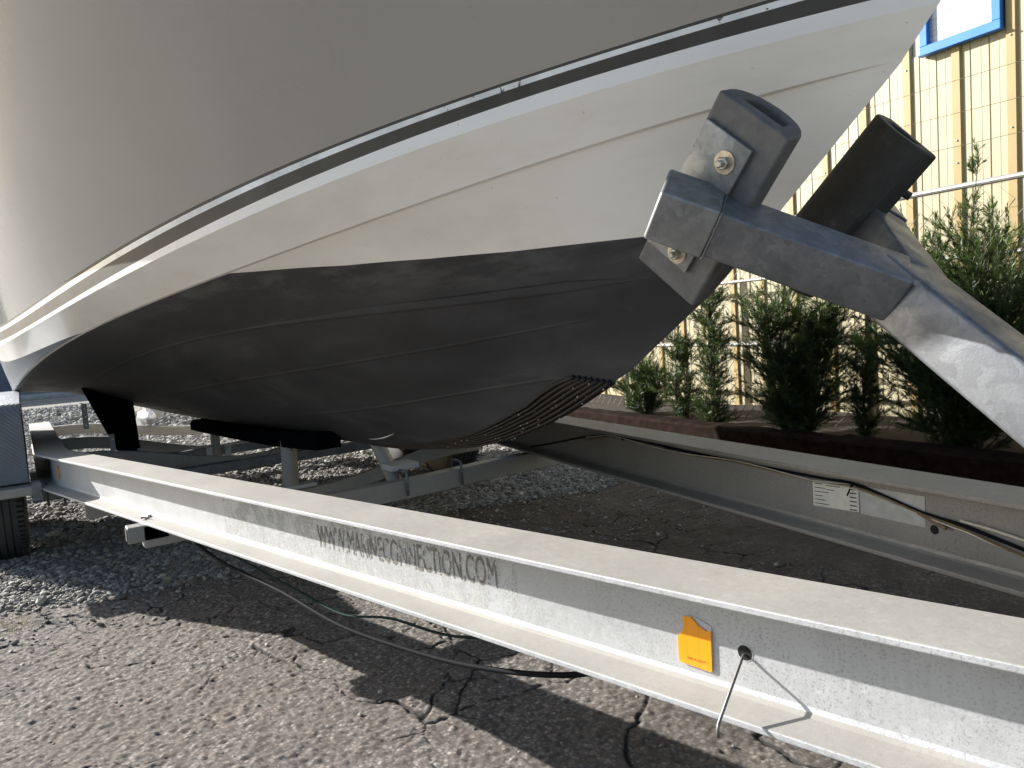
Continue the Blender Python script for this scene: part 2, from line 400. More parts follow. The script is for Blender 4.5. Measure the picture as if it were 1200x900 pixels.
L(nt, mix(nt, ag.outputs['Fac'], asph, gr), b.inputs['Base Color']); b.inputs['Roughness'].default_value = .9
inv = ramp(nt, vo.outputs['Distance'], [(0, g(1)), (.7, g(0))]); bh = mix(nt, ag.outputs['Fac'], noise(nt, 420, 3, .6, v), inv)
bump(nt, b, bh, .7, .005); me.materials.append(m)

# gravel stones, loose chips, leaf litter: uncountable, scattered by geometry nodes
def stone_mesh(i, flat=.6):
    bm = bmesh.new(); bmesh.ops.create_icosphere(bm, subdivisions=1, radius=.5); r = random.Random(i)
    for v_ in bm.verts:
        v_.co *= r.uniform(.72, 1.15); v_.co.z *= flat; v_.co.x *= 1.25
    me_ = bpy.data.meshes.new('stone_shape'); bm.to_mesh(me_); bm.free(); return me_
def stonemat(name, stops, rough=.85):
    m, nt, b = mat(name); oi = N(nt, 'ShaderNodeObjectInfo')
    c = ramp(nt, oi.outputs['Random'], stops); n = noise(nt, 3, 5, .7, coords(nt))
    c = mix(nt, ramp(nt, n, [(.4, g(0)), (.7, g(.4))]), c, (.12, .11, .10)); L(nt, c, b.inputs['Base Color']); b.inputs['Roughness'].default_value = rough
    MAT[name] = m
stonemat('gravel_stone', [(0, (.13, .125, .12)), (.4, (.22, .21, .195)), (.75, (.32, .305, .27)), (1, (.47, .45, .40))])
stonemat('leaf_litter', [(0, (.045, .028, .018)), (.6, (.11, .065, .04)), (1, (.22, .15, .09))])
def gn_scatter(name, P, rot, scl, shapes, material, label):
    me_ = bpy.data.meshes.new(name); me_.vertices.add(len(P)); me_.vertices.foreach_set('co', P.astype(np.float32).ravel())
    for nm, arr, ty in (('rot', rot, 'FLOAT_VECTOR'), ('scl', scl, 'FLOAT_VECTOR')):
        at = me_.attributes.new(nm, ty, 'POINT'); at.data.foreach_set('vector', arr.astype(np.float32).ravel())
    at = me_.attributes.new('pick', 'INT', 'POINT'); at.data.foreach_set('value', rng.integers(0, len(shapes), len(P)).astype(np.int32))
    o = link(name, me_, material, kind='stuff'); o['label'] = label
    t = bpy.data.node_groups.new(name+'_scatter', 'GeometryNodeTree')
    t.interface.new_socket('Geometry', in_out='INPUT', socket_type='NodeSocketGeometry'); t.interface.new_socket('Geometry', in_out='OUTPUT', socket_type='NodeSocketGeometry')
    gi = t.nodes.new('NodeGroupInput'); go = t.nodes.new('NodeGroupOutput'); iop = t.nodes.new('GeometryNodeInstanceOnPoints')
    g2i = t.nodes.new('GeometryNodeGeometryToInstance')
    for s_ in shapes[::-1]:
        # the shapes are kept as raw mesh data through an object that is itself never linked into the scene
        ob = bpy.data.objects.new('stone_shape', s_); s_.materials.clear(); s_.materials.append(material)
        oi = t.nodes.new('GeometryNodeObjectInfo'); oi.inputs['Object'].default_value = ob; t.links.new(oi.outputs['Geometry'], g2i.inputs[0])
    iop.inputs['Pick Instance'].default_value = True
    def attr(nm, ty):
        n = t.nodes.new('GeometryNodeInputNamedAttribute'); n.data_type = ty; n.inputs['Name'].default_value = nm; return n.outputs['Attribute']
    e2r = t.nodes.new('FunctionNodeEulerToRotation')
    t.links.new(gi.outputs[0], iop.inputs['Points']); t.links.new(g2i.outputs[0], iop.inputs['Instance'])
    t.links.new(attr('rot', 'FLOAT_VECTOR'), e2r.inputs[0]); t.links.new(e2r.outputs[0], iop.inputs['Rotation'])
    t.links.new(attr('scl', 'FLOAT_VECTOR'), iop.inputs['Scale']); t.links.new(attr('pick', 'INT'), iop.inputs['Instance Index'])
    t.links.new(iop.outputs[0], go.inputs[0])
    md = o.modifiers.new('scatter', 'NODES'); md.node_group = t
    return o
def scatter_pts(x0, x1, y0, y1, dens, size, cond=None, zoff=.25, sv=.35):
    n = int((x1-x0)*(y1-y0)*dens); x = rng.uniform(x0, x1, n); y = rng.uniform(y0, y1, n)
    if cond is not None: k = cond(x, y); x = x[k]; y = y[k]
    n = len(x); s = size*np.exp(rng.normal(0, sv, n)); z = (fbm(x*.9, y*.9, 3, 70)-.45)*.02*(np.hypot(x+4, y) <= 12)+s*zoff
    return np.stack([x, y, z], 1), np.stack([rng.uniform(-.5, .5, n), rng.uniform(-.5, .5, n), rng.uniform(0, 6.28, n)], 1), np.repeat(s[:, None], 3, 1)*rng.uniform(.75, 1.25, (n, 3))
shapes = [stone_mesh(i, random.uniform(.5, .8)) for i in range(6)]
ps = [scatter_pts(-8.2, -5.5, -2.4, 3.4, 5200, .019, lambda x, y: gravel_edge(x, y) > rng.normal(0, .05, x.shape)),
      scatter_pts(-13.5, -8.2, -3.0, 7.0, 1500, .032), scatter_pts(-22, -13.5, -3.5, 9, 330, .055)]
gn_scatter('gravel', *[np.concatenate([p[i] for p in ps]) for i in range(3)], shapes, MAT['gravel_stone'], 'grey and buff crushed stone gravel covering the yard')
ps = [scatter_pts(-5.95, -2.5, -1.75, 1.6, 60, .010, None), scatter_pts(-5.9, -5.3, -1.8, 1.6, 260, .014, None), scatter_pts(-5.9, -4.6, .4, 2.8, 300, .012, None)]
gn_scatter('loose_chips', *[np.concatenate([p[i] for p in ps]) for i in range(3)], [stone_mesh(i+20, .6) for i in range(3)], MAT['gravel_stone'], 'loose stone chips strewn over the cracked asphalt')
ps = [scatter_pts(-6.2, -4.3, .7, 2.9, 300, .013, lambda x, y: fbm(x*3, y*3, 3, 12) > .46), scatter_pts(-9, -3, 3.6, 4.6, 260, .03, None)]
gn_scatter('leaf_litter', *[np.concatenate([p[i] for p in ps]) for i in range(3)], [stone_mesh(i+40, .12) for i in range(3)], MAT['leaf_litter'], 'dry brown leaf litter under the far rail and shrubs')

# ------------------------------------------------------------------ boat
boat = tag(empty('boat', (-5.6, 0, .55)), 'large powerboat with taupe topsides, white chine band and black bottom, resting on the aluminium trailer', 'boat')
XT = -8.9
def prof(A, X0, Lg, p, co):
    def f(t):
        x = X0+(XT-X0)*t; s = X0-x
        return np.stack([x, -A*(1-(1-np.minimum(s/Lg, 1))**p), np.polyval(co, s)], 1)
    return f
ROW = dict(
 S=prof(1.51, -2.335, 6.6, 2.32, [-0.000492, 0.006741, -0.025994, 0.015758, -0.038622, 1.771684]),
 S2=prof(1.50, -2.365, 6.55, 2.32, [-0.000217, 0.001972, 0.003391, -0.058012, 0.013611, 1.719496]),
 K=prof(1.495, -2.385, 6.5, 2.32, [-8.8e-05, 0.000265, 0.009873, -0.062976, 0.008148, 1.692662]),
 C=prof(1.42, -2.45, 6.45, 2.12, [-0.000108, 0.002327, -0.018485, 0.06759, -0.118624, -0.01323, 1.620132]),
 ST1=prof(1.02, -2.83, 6.07, 2.1, [-0.000142, 0.003703, -0.028561, 0.070186, -0.077252, 1.301241]),
 ST2=prof(.66, -2.91, 5.99, 2.1, [0.000132, -0.000928, -0.001666, 0.021794, -0.120786, 1.238752]))
def sh_f(t):
    x = -1.30+(XT+1.30)*t; s = -1.30-x
    return np.stack([x, -1.76*(1-(1-np.minimum(s/5.6, 1))**2.4), 2.72-.052*s+.0015*s*s], 1)
def tab(xs, ys, zs):
    def f(t):
        x = xs[0]+(XT-xs[0])*t; return np.stack([x, np.interp(-x, -np.array(xs), ys) if ys is not None else 0*x, np.interp(-x, -np.array(xs), zs)], 1)
    return f
def smoothtab(P, f3=None):
    P = np.array(P); d = P[:, 0]
    def f(t):
        x = d[0]+(XT-d[0])*t
        # monotone-ish cubic via finite-difference hermite
        s = -x; S_ = -d; z = P[:, 1]; mm = np.gradient(z, S_)
        i = np.clip(np.searchsorted(S_, s)-1, 0, len(S_)-2); h = S_[i+1]-S_[i]; u = (s-S_[i])/h
        zz = (2*u**3-3*u**2+1)*z[i]+(u**3-2*u**2+u)*h*mm[i]+(-2*u**3+3*u**2)*z[i+1]+(u**3-u**2)*h*mm[i+1]
        y = 0*x if f3 is None else f3(x); return np.stack([x, y, zz], 1)
    return f
ROW['ST3'] = smoothtab([(-3.2, 1.055), (-3.41, 1.037), (-3.776, .995), (-4.76, .876), (-6.5, .75), (XT, .645)], lambda x: -.34*(1-(1-np.minimum((-3.2-x)/5.7, 1))**2.1))
ROW['KE'] = smoothtab([(-3.22, 1.045), (-3.51, .912), (-3.81, .815), (-4.455, .712), (-5.44, .658), (-7.1, .598), (XT, .53)])
NT = 110; T = np.linspace(0, 1, NT)**1.6
G = {k: f(T) for k, f in ROW.items()}; G['SH'] = sh_f(T)
def pv(t): return np.interp(t, [0, .0129, .0457, .067, .109, .157, .212, .273, .297, 1], [.78, .745, .695, .665, .605, .505, .355, .115, 0, 0])
G['P'] = G['C']*(1-pv(T))[:, None]+G['ST1']*pv(T)[:, None]
xk = np.clip((-5.7-G['C'][:, 0])/3.2, 0, 1); fk = .90*xk**.8
G['NK'] = G['C']*(1-fk)[:, None]+G['K']*fk[:, None]
def strip(name, rows, material, sub=4, curve=None, parent=boat, label=None, thick=.006, smooth=True):
    """loft between the given longitudinal rows, mirrored to port"""
    R_ = []
    for a, c in zip(rows, rows[1:]):
        for j in range(sub):
            f = j/sub; ff = curve(f) if curve else f
            P = a*(1-f)+c*f
            if curve: P[:, 1] = a[:, 1]*(1-ff)+c[:, 1]*ff
            R_.append(P)
    R_.append(rows[-1]); A = np.array(R_); nr, nc = A.shape[:2]
    I = np.arange(nr*nc).reshape(nr, nc)
    F1 = np.stack([I[:-1, :-1], I[:-1, 1:], I[1:, 1:], I[1:, :-1]], -1).reshape(-1, 4)
    B = A.copy(); B[..., 1] *= -1; F2 = F1[:, ::-1]+nr*nc
    o = npmesh(name, np.concatenate([A.reshape(-1, 3), B.reshape(-1, 3)]), np.concatenate([F1, F2]), material, parent, smooth)
    if label: o['label'] = label
    return o
lerp = lambda a, b_, f: a*(1-f)+b_*f
strip('topsides', [G['SH'], G['S']], MAT['gelcoat_taupe'], sub=14, curve=lambda f: f**1.12 if f else 0.)
strip('stripe', [G['S'], lerp(G['S'], G['S2'], .14)], MAT['stripe_dark'], 1)
strip('pinstripe', [lerp(G['S'], G['S2'], .14), lerp(G['S'], G['S2'], .40)], MAT['stripe_white'], 1, label='white pinstripe, chipped towards the bow')
strip('stripe', [lerp(G['S'], G['S2'], .40), G['S2']], MAT['stripe_dark'], 1)
strip('chine_band', [G['S2'], G['K']], MAT['gelcoat_band'], 2)
strip('chine_panel', [G['K'], G['NK']], MAT['gelcoat_white'], 6)
strip('chine_facet', [G['NK'], G['C']], MAT['antifouling_sky_tint'], 2, label='worn antifouling facet by the stern, paled with a painted sky reflection')
# small step under the chine: the white underside is set 8 mm in
def inset(a, d): b_ = a.copy(); b_[:, 1] += d*np.clip(T*30, 0, 1); b_[:, 2] -= .002; return b_
Cin = inset(G['C'], .012)
strip('chine_lip', [G['C'], Cin], MAT['gelcoat_white'], 1)
G['P'] = Cin*(1-pv(T))[:, None]+G['ST1']*pv(T)[:, None]
strip('underside', [Cin, G['P']], MAT['gelcoat_white'], 4)
strip('hull_bottom', [G['P'], G['ST1'], G['ST2'], G['ST3'], G['KE']], MAT['antifouling'], 4)
# lifting strakes: slim wedges along the bottom
def rail(name, row, nxt, w, h, mt, t0=.0, t1=1., parent=boat):
    k = (T >= t0) & (T <= t1); a = row[k]; d = (nxt-row)[k]; d /= np.linalg.norm(d, axis=1)[:, None]+1e-9
    tan = np.gradient(a, axis=0); tan /= np.linalg.norm(tan, axis=1)[:, None]+1e-9
    n = np.cross(tan, d); n[n[:, 2] > 0] *= -1
    f = np.clip(np.minimum(np.arange(len(a))/8, (len(a)-1-np.arange(len(a)))/3), .15, 1)[:, None]
    P = np.stack([a-d*w*.9*f-n*.001, a-d*w*.2*f+n*h*.75*f, a+d*w*.1*f+n*h*f, a+d*w*.35*f-n*.001], 1)
    V_ = []; Fc = []
    for sgn in (1, -1):
        Q = P.copy(); Q[..., 1] *= sgn; o_ = len(V_)*len(P)*4; V_.append(Q.reshape(-1, 3))
        I = np.arange(len(P)*4).reshape(len(P), 4)+o_
        q = np.stack([I[:-1, :-1], I[1:, :-1], I[1:, 1:], I[:-1, 1:]], -1).reshape(-1, 4); Fc.append(q if sgn > 0 else q[:, ::-1])
    return npmesh(name, np.concatenate(V_), np.concatenate(Fc), mt, parent)
rail('lifting_strake', G['ST1'], G['ST2'], .03, .0045, MAT['antifouling'], .03, .99)
rail('lifting_strake', G['ST2'], G['ST3'], .024, .0035, MAT['antifouling'], .04, .99)
rail('lifting_strake', G['ST3'], G['KE'], .02, .003, MAT['antifouling'], .03, .99)
# keel guard: ribbed strip round the forefoot
kg = empty('keel_guard', (0, 0, 0)); kg.parent = boat; kg.location = -boat.location
tt = np.linspace(0, 1, 90)
def atx(A, x): return np.stack([x, np.interp(-x, -A[:, 0], A[:, 1]), np.interp(-x, -A[:, 0], A[:, 2])], 1)
kf = ROW['KE'](np.linspace(0, .4, 300)); sf = ROW['ST3'](np.linspace(0, .4, 300))
kr = atx(kf, -3.27-tt*1.75); sr = atx(sf, -3.42-tt*1.60)
wfrac = np.interp(-kr[:, 0], [3.27, 3.45, 3.6, 3.78, 4.0, 4.45, 5.1], [1.0, .74, .52, .39, .26, .14, .05])
for j in range(7):
    f = wfrac*(j+.4)/6.9
    for sgn in (1, -1):
        mb = MB(); P = kr*(1-f)[:, None]+sr*f[:, None]; P[:, 2] -= .001; P[:, 1] -= .001; P[:, 1] *= sgn
        wd = wfrac*np.linalg.norm(sr-kr, axis=1)/6.9*.44
        mb.tube([Vector(p) for p in P], [max(.0014, float(w)) for w in wd], 8)
        mb.build('rib', MAT['guard'], kg, smooth=True)
mb = MB()
for i in range(46):
    a = rng.uniform(0, .62); k = int(a*79); f = wfrac[k]*rng.uniform(0, .95); p = kr[min(k, 89)]*(1-f)+sr[min(k, 89)]*f
    s_ = rng.uniform(.0008, .0024); mb.box(Vector(p)+Vector((0, -.012, -.013)), (s_*rng.uniform(1, 2.5), s_, s_), Matrix.Rotation(rng.uniform(0, 3), 3, 'Y'))
mb.build('flecks', MAT['fleck'], kg, kind='stuff')
# scratch on the bottom
a = atx(G['ST3'], np.linspace(-4.62, -4.95, 9)); c = atx(G['KE'], np.linspace(-4.62, -4.95, 9)); f = np.array([.60, .63, .66, .69, .715, .735, .75, .76, .765])
P = a*(1-f)[:, None]+c*f[:, None]; P[:, 1] -= .004; P[:, 2] -= .003
MB().tube([Vector(p) for p in P], [.0008, .002, .003, .0034, .003, .0025, .002, .0015, .0006], 6).build('scratch', MAT['fleck'], boat)
# transom, deck, rubbing strake, outboards' lower units
tr = [G[k][-1] for k in ('KE', 'ST3', 'ST2', 'ST1', 'C', 'NK', 'K', 'S2', 'S', 'SH')]
pts = [Vector(p) for p in tr]+[Vector((p[0], -p[1], p[2])) for p in tr[::-1][:-1]]
MB().poly(pts, (-1, 0, 0), .03).build('transom', MAT['gelcoat_white'], boat)
P = G['SH']; n_ = len(P); Q = P.copy(); Q[:, 1] *= -1; P = P.copy(); P[:, 2] -= .03; Q[:, 2] -= .03
I = np.arange(n_); npmesh('deck', np.concatenate([P, Q]), np.stack([I[:-1], I[1:], I[1:]+n_, I[:-1]+n_], 1), MAT['gelcoat_white'], boat)
for sgn in (1, -1):
    Q = G['SH'].copy(); Q[:, 1] *= sgn
    MB().tube([Vector(p) for p in Q[::3]]+[Vector(Q[-1])], .035, 8).build('rub_rail', MAT['rubber_black'], boat, smooth=True)
for sy in (-.42, .42):
    om = empty('outboard_motor', (0, 0, 0)); om.parent = boat; om.location = -boat.location
    mb = MB(); mb.lathe([(.004, -.34), (.035, -.31), (.062, -.22), (.072, -.1), (.066, .06), (.05, .16), (.035, .2)], (-9.42, sy, .58), (-1, 0, 0), 20)
    mb.build('gearcase', MAT['cast_alu'], om, smooth='auto')
    MB().poly([(-9.16, sy-.008, .53), (-9.42, sy-.008, .53), (-9.47, sy-.008, .36), (-9.36, sy-.008, .36)], (0, 1, 0), .016).build('skeg', MAT['cast_alu'], om)
    MB().poly([(-9.2, sy-.02, .63), (-9.48, sy-.02, .63), (-9.50, sy-.02, 1.2), (-9.18, sy-.02, 1.2)], (0, 1, 0), .04).build('leg', MAT['cast_alu'], om)
    mb = MB()
    for k in range(3):
        an = 2.1*k; mb.box(Vector((-9.58, sy+.1*math.cos(an), .58+.1*math.sin(an))), (.012, .16, .09), Matrix.Rotation(an, 3, 'X') @ Matrix.Rotation(.5, 3, 'Y'), .003)
    mb.build('propeller', MAT['cast_alu'], om)
    MB().box(Vector((-9.35, sy, 1.75)), (.5, .36, .9), None, .08, 3).build('cowling', MAT['gelcoat_white'], om, smooth='auto')

# ------------------------------------------------------------------ trailer
tl = tag(empty('boat_trailer', (-5.2, 0, .6)), 'aluminium I-beam boat trailer with galvanised bow stop, carrying the powerboat', 'trailer')
BW, BH, TW, TF = .155, .196, .0095, .0115
def ztop(x): return .803+.02*x
def iprof():
    h = BW/2; r = .012; t = TW/2
    top = [(-h, 0), (h, 0), (h, -TF), (t+r, -TF-.003), (t+.003, -TF-.007), (t, -TF-r-.003)]
    bot = [(t, -BH+TF+r+.003), (t+.003, -BH+TF+.007), (t+r, -BH+TF+.003), (h, -BH+TF), (h, -BH), (-h, -BH)]
    left = [(-h, -BH+TF), (-t-r, -BH+TF+.003), (-t-.003, -BH+TF+.007), (-t, -BH+TF+r+.003), (-t, -TF-r-.003), (-t-.003, -TF-.007), (-t-r, -TF-.003), (-h, -TF)]
    return top+bot+left
def beam(sgn, mt):
    xs = [-.9, -2.0, -3.0, -4.0, -5.0, -6.0, -6.38]; P = [Vector((x, sgn*(-.0899-.2055*x) if False else sgn*(.0899+.2055*x), ztop(x))) for x in xs]
    # sgn=+1 gives the starboard (near) rail, Y negative
    y0 = sgn*(.0899+.2055*-6.38)
    for x, dy in ((-6.47, .0165), (-6.56, .029), (-6.65, .037), (-6.75, .040)): P.append(Vector((x, y0-sgn*dy, ztop(x))))
    P += [Vector((x, y0-sgn*.040, ztop(x))) for x in (-7.4, -8.4, -9.7)]
    fr = []
    for i, p in enumerate(P):
        t = (P[min(i+1, len(P)-1)]-P[max(i-1, 0)]); t.normalize(); ax = Vector((-t.y, t.x, 0)).normalized()
        fr.append((p, ax, up))
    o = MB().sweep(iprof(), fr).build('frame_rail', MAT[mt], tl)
    o.data.materials.append(MAT['aluminium_top'])
    for f in o.data.polygons:
        if f.normal.z > .6: f.material_index = 1
    md = o.modifiers.new('edge', 'BEVEL'); md.width = .0022; md.segments = 2; md.limit_method = 'ANGLE'; md.angle_limit = R(50)
    return o
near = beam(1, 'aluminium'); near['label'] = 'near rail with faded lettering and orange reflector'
far = beam(-1, 'aluminium_shaded'); far['label'] = 'far rail with white data labels and wiring'
DN = Vector((-1, -.2055, 0)).normalized()      # along the near rail, aft
DF = Vector((-1, .2055, 0)).normalized()
ON = Vector((DN.y, -DN.x, 0)); ON = ON if ON.y < 0 else -ON      # outward of near web
OF = Vector((DF.y, -DF.x, 0)); OF = OF if OF.y < 0 else -OF      # inboard (camera-facing) of far web
def nweb(x, z, off=.0): p = Vector((x, .0899+.2055*x, z)); return p+ON*(TW/2+off)
def fweb(x, z, off=.0): p = Vector((x, -.0899-.2055*x, z)); return p+OF*(TW/2+off)
# hull-support crossmembers: shallow V, box section
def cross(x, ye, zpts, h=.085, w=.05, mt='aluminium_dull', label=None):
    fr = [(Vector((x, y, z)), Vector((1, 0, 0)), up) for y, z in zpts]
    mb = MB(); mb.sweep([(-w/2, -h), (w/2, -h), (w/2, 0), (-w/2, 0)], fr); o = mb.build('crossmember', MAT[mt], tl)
    md = o.modifiers.new('edge', 'BEVEL'); md.width = .004; md.segments = 2; md.limit_method = 'ANGLE'
    if label: o['label'] = label
    return o
def vee(x, ye, ze, zc, yc=.35):
    n = 10; L_ = [(-ye, ze), (-ye+.12, ze)]
    for i in range(n+1):
        y = -ye+.2+(ye-.2-.0)*i/n; s_ = (i/n); L_.append((y, ze+(zc-ze)*(s_*s_*(3-2*s_))))
    return L_+[(-y, z) for y, z in L_[::-1][1:]]
cross(-4.98, 1.07, vee(-4.98, 1.02, .508, .49), .09, .07)
cross(-5.97, 1.22, vee(-5.97, 1.16, .46, .335), .08)
cross(-7.3, 1.30, vee(-7.3, 1.28, .56, .385), .11)
cross(-8.2, 1.28, vee(-8.2, 1.28, .58, .37), .09)
cross(-9.2, 1.28, vee(-9.2, 1.28, .60, .46), .085)
# U-bolts clamping the front crossmember
for y in (.12, .42):
    mb = MB(); mb.tube([(-4.93, y, .42), (-4.93, y, .52), (-4.94, y, .535), (-5.02, y, .535), (-5.03, y, .52), (-5.03, y, .42)], .007, 8); mb.build('u_bolt', MAT['galvanised'], tl, smooth=True)
# bunks and posts
def bunk(y, x0, x1, zf, h, w, lab):
    def keelz(x, yy):
        A = [atx(G[k], np.array([x]))[0] for k in ('KE', 'ST3', 'ST2', 'ST1', 'C')]
        return np.interp(abs(yy), [abs(a_[1]) for a_ in A], [a_[2] for a_ in A])
    fr = []
    for i in range(11):
        x = x0+(x1-x0)*i/10; fr.append((Vector((x, y, keelz(x, y)-.012)), Vector((0, 1, 0)), up))
    o = MB().sweep([(-w/2, -h), (w/2, -h), (w/2, -.03), (w/2-.02, 0), (-w/2+.02, 0), (-w/2, -.03)], fr).build('bunk', MAT['carpet'], tl); o['label'] = lab
    return keelz
kz = bunk(-.10, -5.35, -8.7, .60, .088, .13, 'black carpeted keel bunk under the hull')
bunk(.83, -6.9, -8.8, .6, .20, .13, 'black carpeted outer bunk on the port side')
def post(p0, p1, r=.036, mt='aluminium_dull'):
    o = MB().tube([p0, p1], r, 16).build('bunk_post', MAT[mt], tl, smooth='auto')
    return o
post((-7.95, -.12, .30), (-7.95, -.12, .52)); post((-5.97, -.13, .33), (-5.97, -.12, .64), .045)
post((-5.10, .14, .45), (-5.19, .09, .66), .036)
for y in (-.18, -.04):
    o = MB().box(Vector((-7.90, y, .335)), (.012, .045, .13), None, .003).build('clamp_plate', MAT['aluminium'], tl)
    MB().lathe([(.010, 0), (.010, .012), (.006, .014)], (-7.894, y, .37), (1, 0, 0), 6).build('bolt', MAT['steel'], o)
MB().lathe([(.013, 0), (.013, .014), (.007, .02)], (-5.925, -.10, .585), (1, -.3, 0), 6).build('bolt', MAT['steel'], tl)
MB().box(Vector((-5.97, -.14, .355)), (.10, .30, .022), None, .004).build('post_foot', MAT['aluminium'], tl)
MB().box(Vector((-5.06, .15, .545)), (.12, .15, .03), None, .005).build('keel_pad', MAT['aluminium'], tl)
# wide carpeted side guide behind, tapering to its bracket
gd = MB().poly([(-7.9, -1.00, .96), (-7.9, -.68, .86), (-7.9, -.664, .448), (-7.9, -.80, .43)], (-1, 0, 0), .14).build('side_guide', MAT['carpet'], tl)
for y, z0, z1 in ((-1.0, .66, .84), (-.845, .30, .60), (-.67, .30, .47)):
    a_ = MB().box(Vector((-7.885, y, (z0+z1)/2)), (.02, .035, z1-z0), None, .003).build('guide_bracket', MAT['aluminium'], tl)
    for k in range(3): MB().lathe([(.011, 0), (.011, .014), (.006, .018)], (-7.875, y, z0+.03+k*(z1-z0-.06)/2), (1, 0, 0), 6).build('bolt', MAT['steel'], a_)
# front box stub under the near rail (crossmember end)
mb = MB(); mb.box(Vector((-4.98, -1.0, .478)), (.07, .15, .065), None, .004); o = mb.build('crossmember_end', MAT['aluminium_shaded'], tl)
MB().box(Vector((-4.98, -1.0765, .478)), (.056, .003, .05)).build('opening', MAT['hole_dark'], o)

# fender, step and wheels (tandem, starboard and port)
YF0, YF1 = 1.375, 1.70
def fender(sgn):
    # plan: long box fender with rounded front and rear tops
    pr = []
    x0, x1, zt, zb = -6.62, -8.75, .955, .515
    pr.append((x0, zb))
    for a in range(0, 91, 15): pr.append((x0-.055+.055*math.cos(R(a)), zt-.055+.055*math.sin(R(a))))
    for a in range(90, 181, 15): pr.append((x1+.16+.16*math.cos(R(a)), zt-.16+.16*math.sin(R(a))))
    pr.append((x1, zb)); inner = [(x+(.012 if x < -7.7 else -.012), z-.012 if z > zb+.01 else z) for x, z in pr]
    mb = MB(); loop = pr+inner[::-1]
    y0, y1 = sgn*YF0, sgn*YF1
    A = [mb.bm.verts.new((x, y0, z)) for x, z in loop]; B = [mb.bm.verts.new((x, y1, z)) for x, z in loop]
    for i in range(len(loop)):
        j = (i+1) % len(loop); mb.bm.faces.new((A[i], A[j], B[j], B[i]))
    n = len(pr)
    for S_ in (A, B):
        for i in range(n-1): mb.bm.faces.new((S_[i], S_[i+1], S_[2*n-2-i], S_[2*n-1-i]))
    o = mb.build('fender', MAT['tread'], tl, smooth='auto')
    # side valance
    mb = MB()
    for ys in (y0, y1-sgn*.004): 
        mb.poly([(x, ys, z) for x, z in pr], (0, sgn, 0), .004)
    # wheel arch cut is left solid: the wheels hang below
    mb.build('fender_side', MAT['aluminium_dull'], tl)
m, nt, b = mat('tread'); v = coords(nt)
w1 = N(nt, 'ShaderNodeTexWave', bands_direction='DIAGONAL', inp={'Scale': 26.0, 'Distortion': 1.5, 'Detail': 1.0}); L(nt, v, w1.inputs['Vector'])
L(nt, ramp(nt, noise(nt, 8, 6, .6, v), [(.3, (.15, .17, .20)), (.7, (.20, .22, .25))]), b.inputs['Base Color'])
b.inputs['Metallic'].default_value = .5; b.inputs['Roughness'].default_value = .6; bump(nt, b, w1.outputs['Fac'], .5, .003); MAT['tread'] = m
def wheel(x, sgn):
    yc = sgn*(YF0+YF1)/2; r0, wd = .345, .235
    w_ = empty('wheel', (0, 0, 0)); w_.parent = tl; w_.location = -tl.location
    mb = MB(); pr = [(r0*.60, -wd/2+.01), (r0*.82, -wd/2-.008), (r0*.95, -wd/2+.006), (r0*.985, -wd/2+.03)]
    for k in range(5):
        c_ = -wd/2+.045+k*(wd-.09)/4; pr += [(r0, c_-.017), (r0, c_+.011), (r0-.010, c_+.012), (r0-.010, c_+.016)]
    pr += [(r0*.985, wd/2-.03), (r0*.95, wd/2-.006), (r0*.82, wd/2+.008), (r0*.60, wd/2-.01)]
    mb.lathe(pr, (x, yc, r0), (0, 1, 0), 64); mb.build('tyre', MAT['tyre_rubber'], w_, smooth='auto')
    MB().lathe([(r0*.6, -.10), (r0*.6, .10), (r0*.52, .10), (r0*.5, .02), (.10, .0), (.10, .06), (.05, .07)], (x, yc, r0), (0, sgn, 0), 40).build('rim', MAT['cast_alu'], w_, smooth='auto')
    mb = MB()
    # tread lugs
    for k in range(72):
        a = 2*math.pi*k/72; rt = Matrix.Rotation(-a, 3, 'Y')
        for c_ in (-.098, .098): mb.box(Vector((x+math.sin(a)*(r0+.000), yc+c_, r0+math.cos(a)*(r0+.000))), (.016, .03, .012), rt.inverted() if False else Matrix.Rotation(a, 3, 'Y'))
    mb.build('tread_lugs', MAT['tyre_rubber'], w_, kind='stuff')
for sgn in (-1, 1):
    fender(sgn)
    for x in (-7.15, -8.05): wheel(x, sgn)
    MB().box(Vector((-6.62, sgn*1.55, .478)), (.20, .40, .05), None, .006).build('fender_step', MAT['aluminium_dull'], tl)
    MB().box(Vector((-6.55, sgn*1.345, .47)), (.10, .05, .10), None, .005).build('step_bracket', MAT['galvanised'], tl)
    for x in (-7.15, -8.05): MB().box(Vector((x, 0, .345)), (.07, 2.75, .07), None, .006).build('axle', MAT['galvanised'], tl) if sgn < 0 else None
for y in (-1.30, -1.22): MB().box(Vector((-6.62, y, .43)), (.05, .012, .13), None, .002).build('hanger_strap', MAT['rubber_black'], tl)
# tongue plate, winch post
MB().box(Vector((-1.60, 0, .735)), (.30, .56, .012), None, .002).build('tongue_plate', MAT['galvanised'], tl)
TI = .0
def tube_box(name, p0, p1, w, h, upv, mt, parent, bev=.008, ext0=0, ext1=0):
    p0 = Vector(p0); p1 = Vector(p1); d = (p1-p0).normalized(); p0 = p0-d*ext0; p1 = p1+d*ext1
    return MB().box((p0+p1)/2, ((p1-p0).length, w, h), basis(p1-p0, upv), bev, 3).build(name, MAT[mt], parent, smooth='auto')
def gusset():
    c_ = Vector((-2.455, 0, 1.262))
    return MB().poly([c_+Vector(q) for q in ((-.045, -.085, -.0), (.05, -.052, -.046), (.05, .052, -.046), (-.045, .085, -.0))], (.4, 0, 1), .008)
bs = empty('bow_stop', (0, 0, 0)); bs.parent = tl; bs.location = -tl.location; bs['label'] = 'galvanised Y-shaped bow stop with two rubber pads'
J = Vector((-2.480, 0, 1.222))
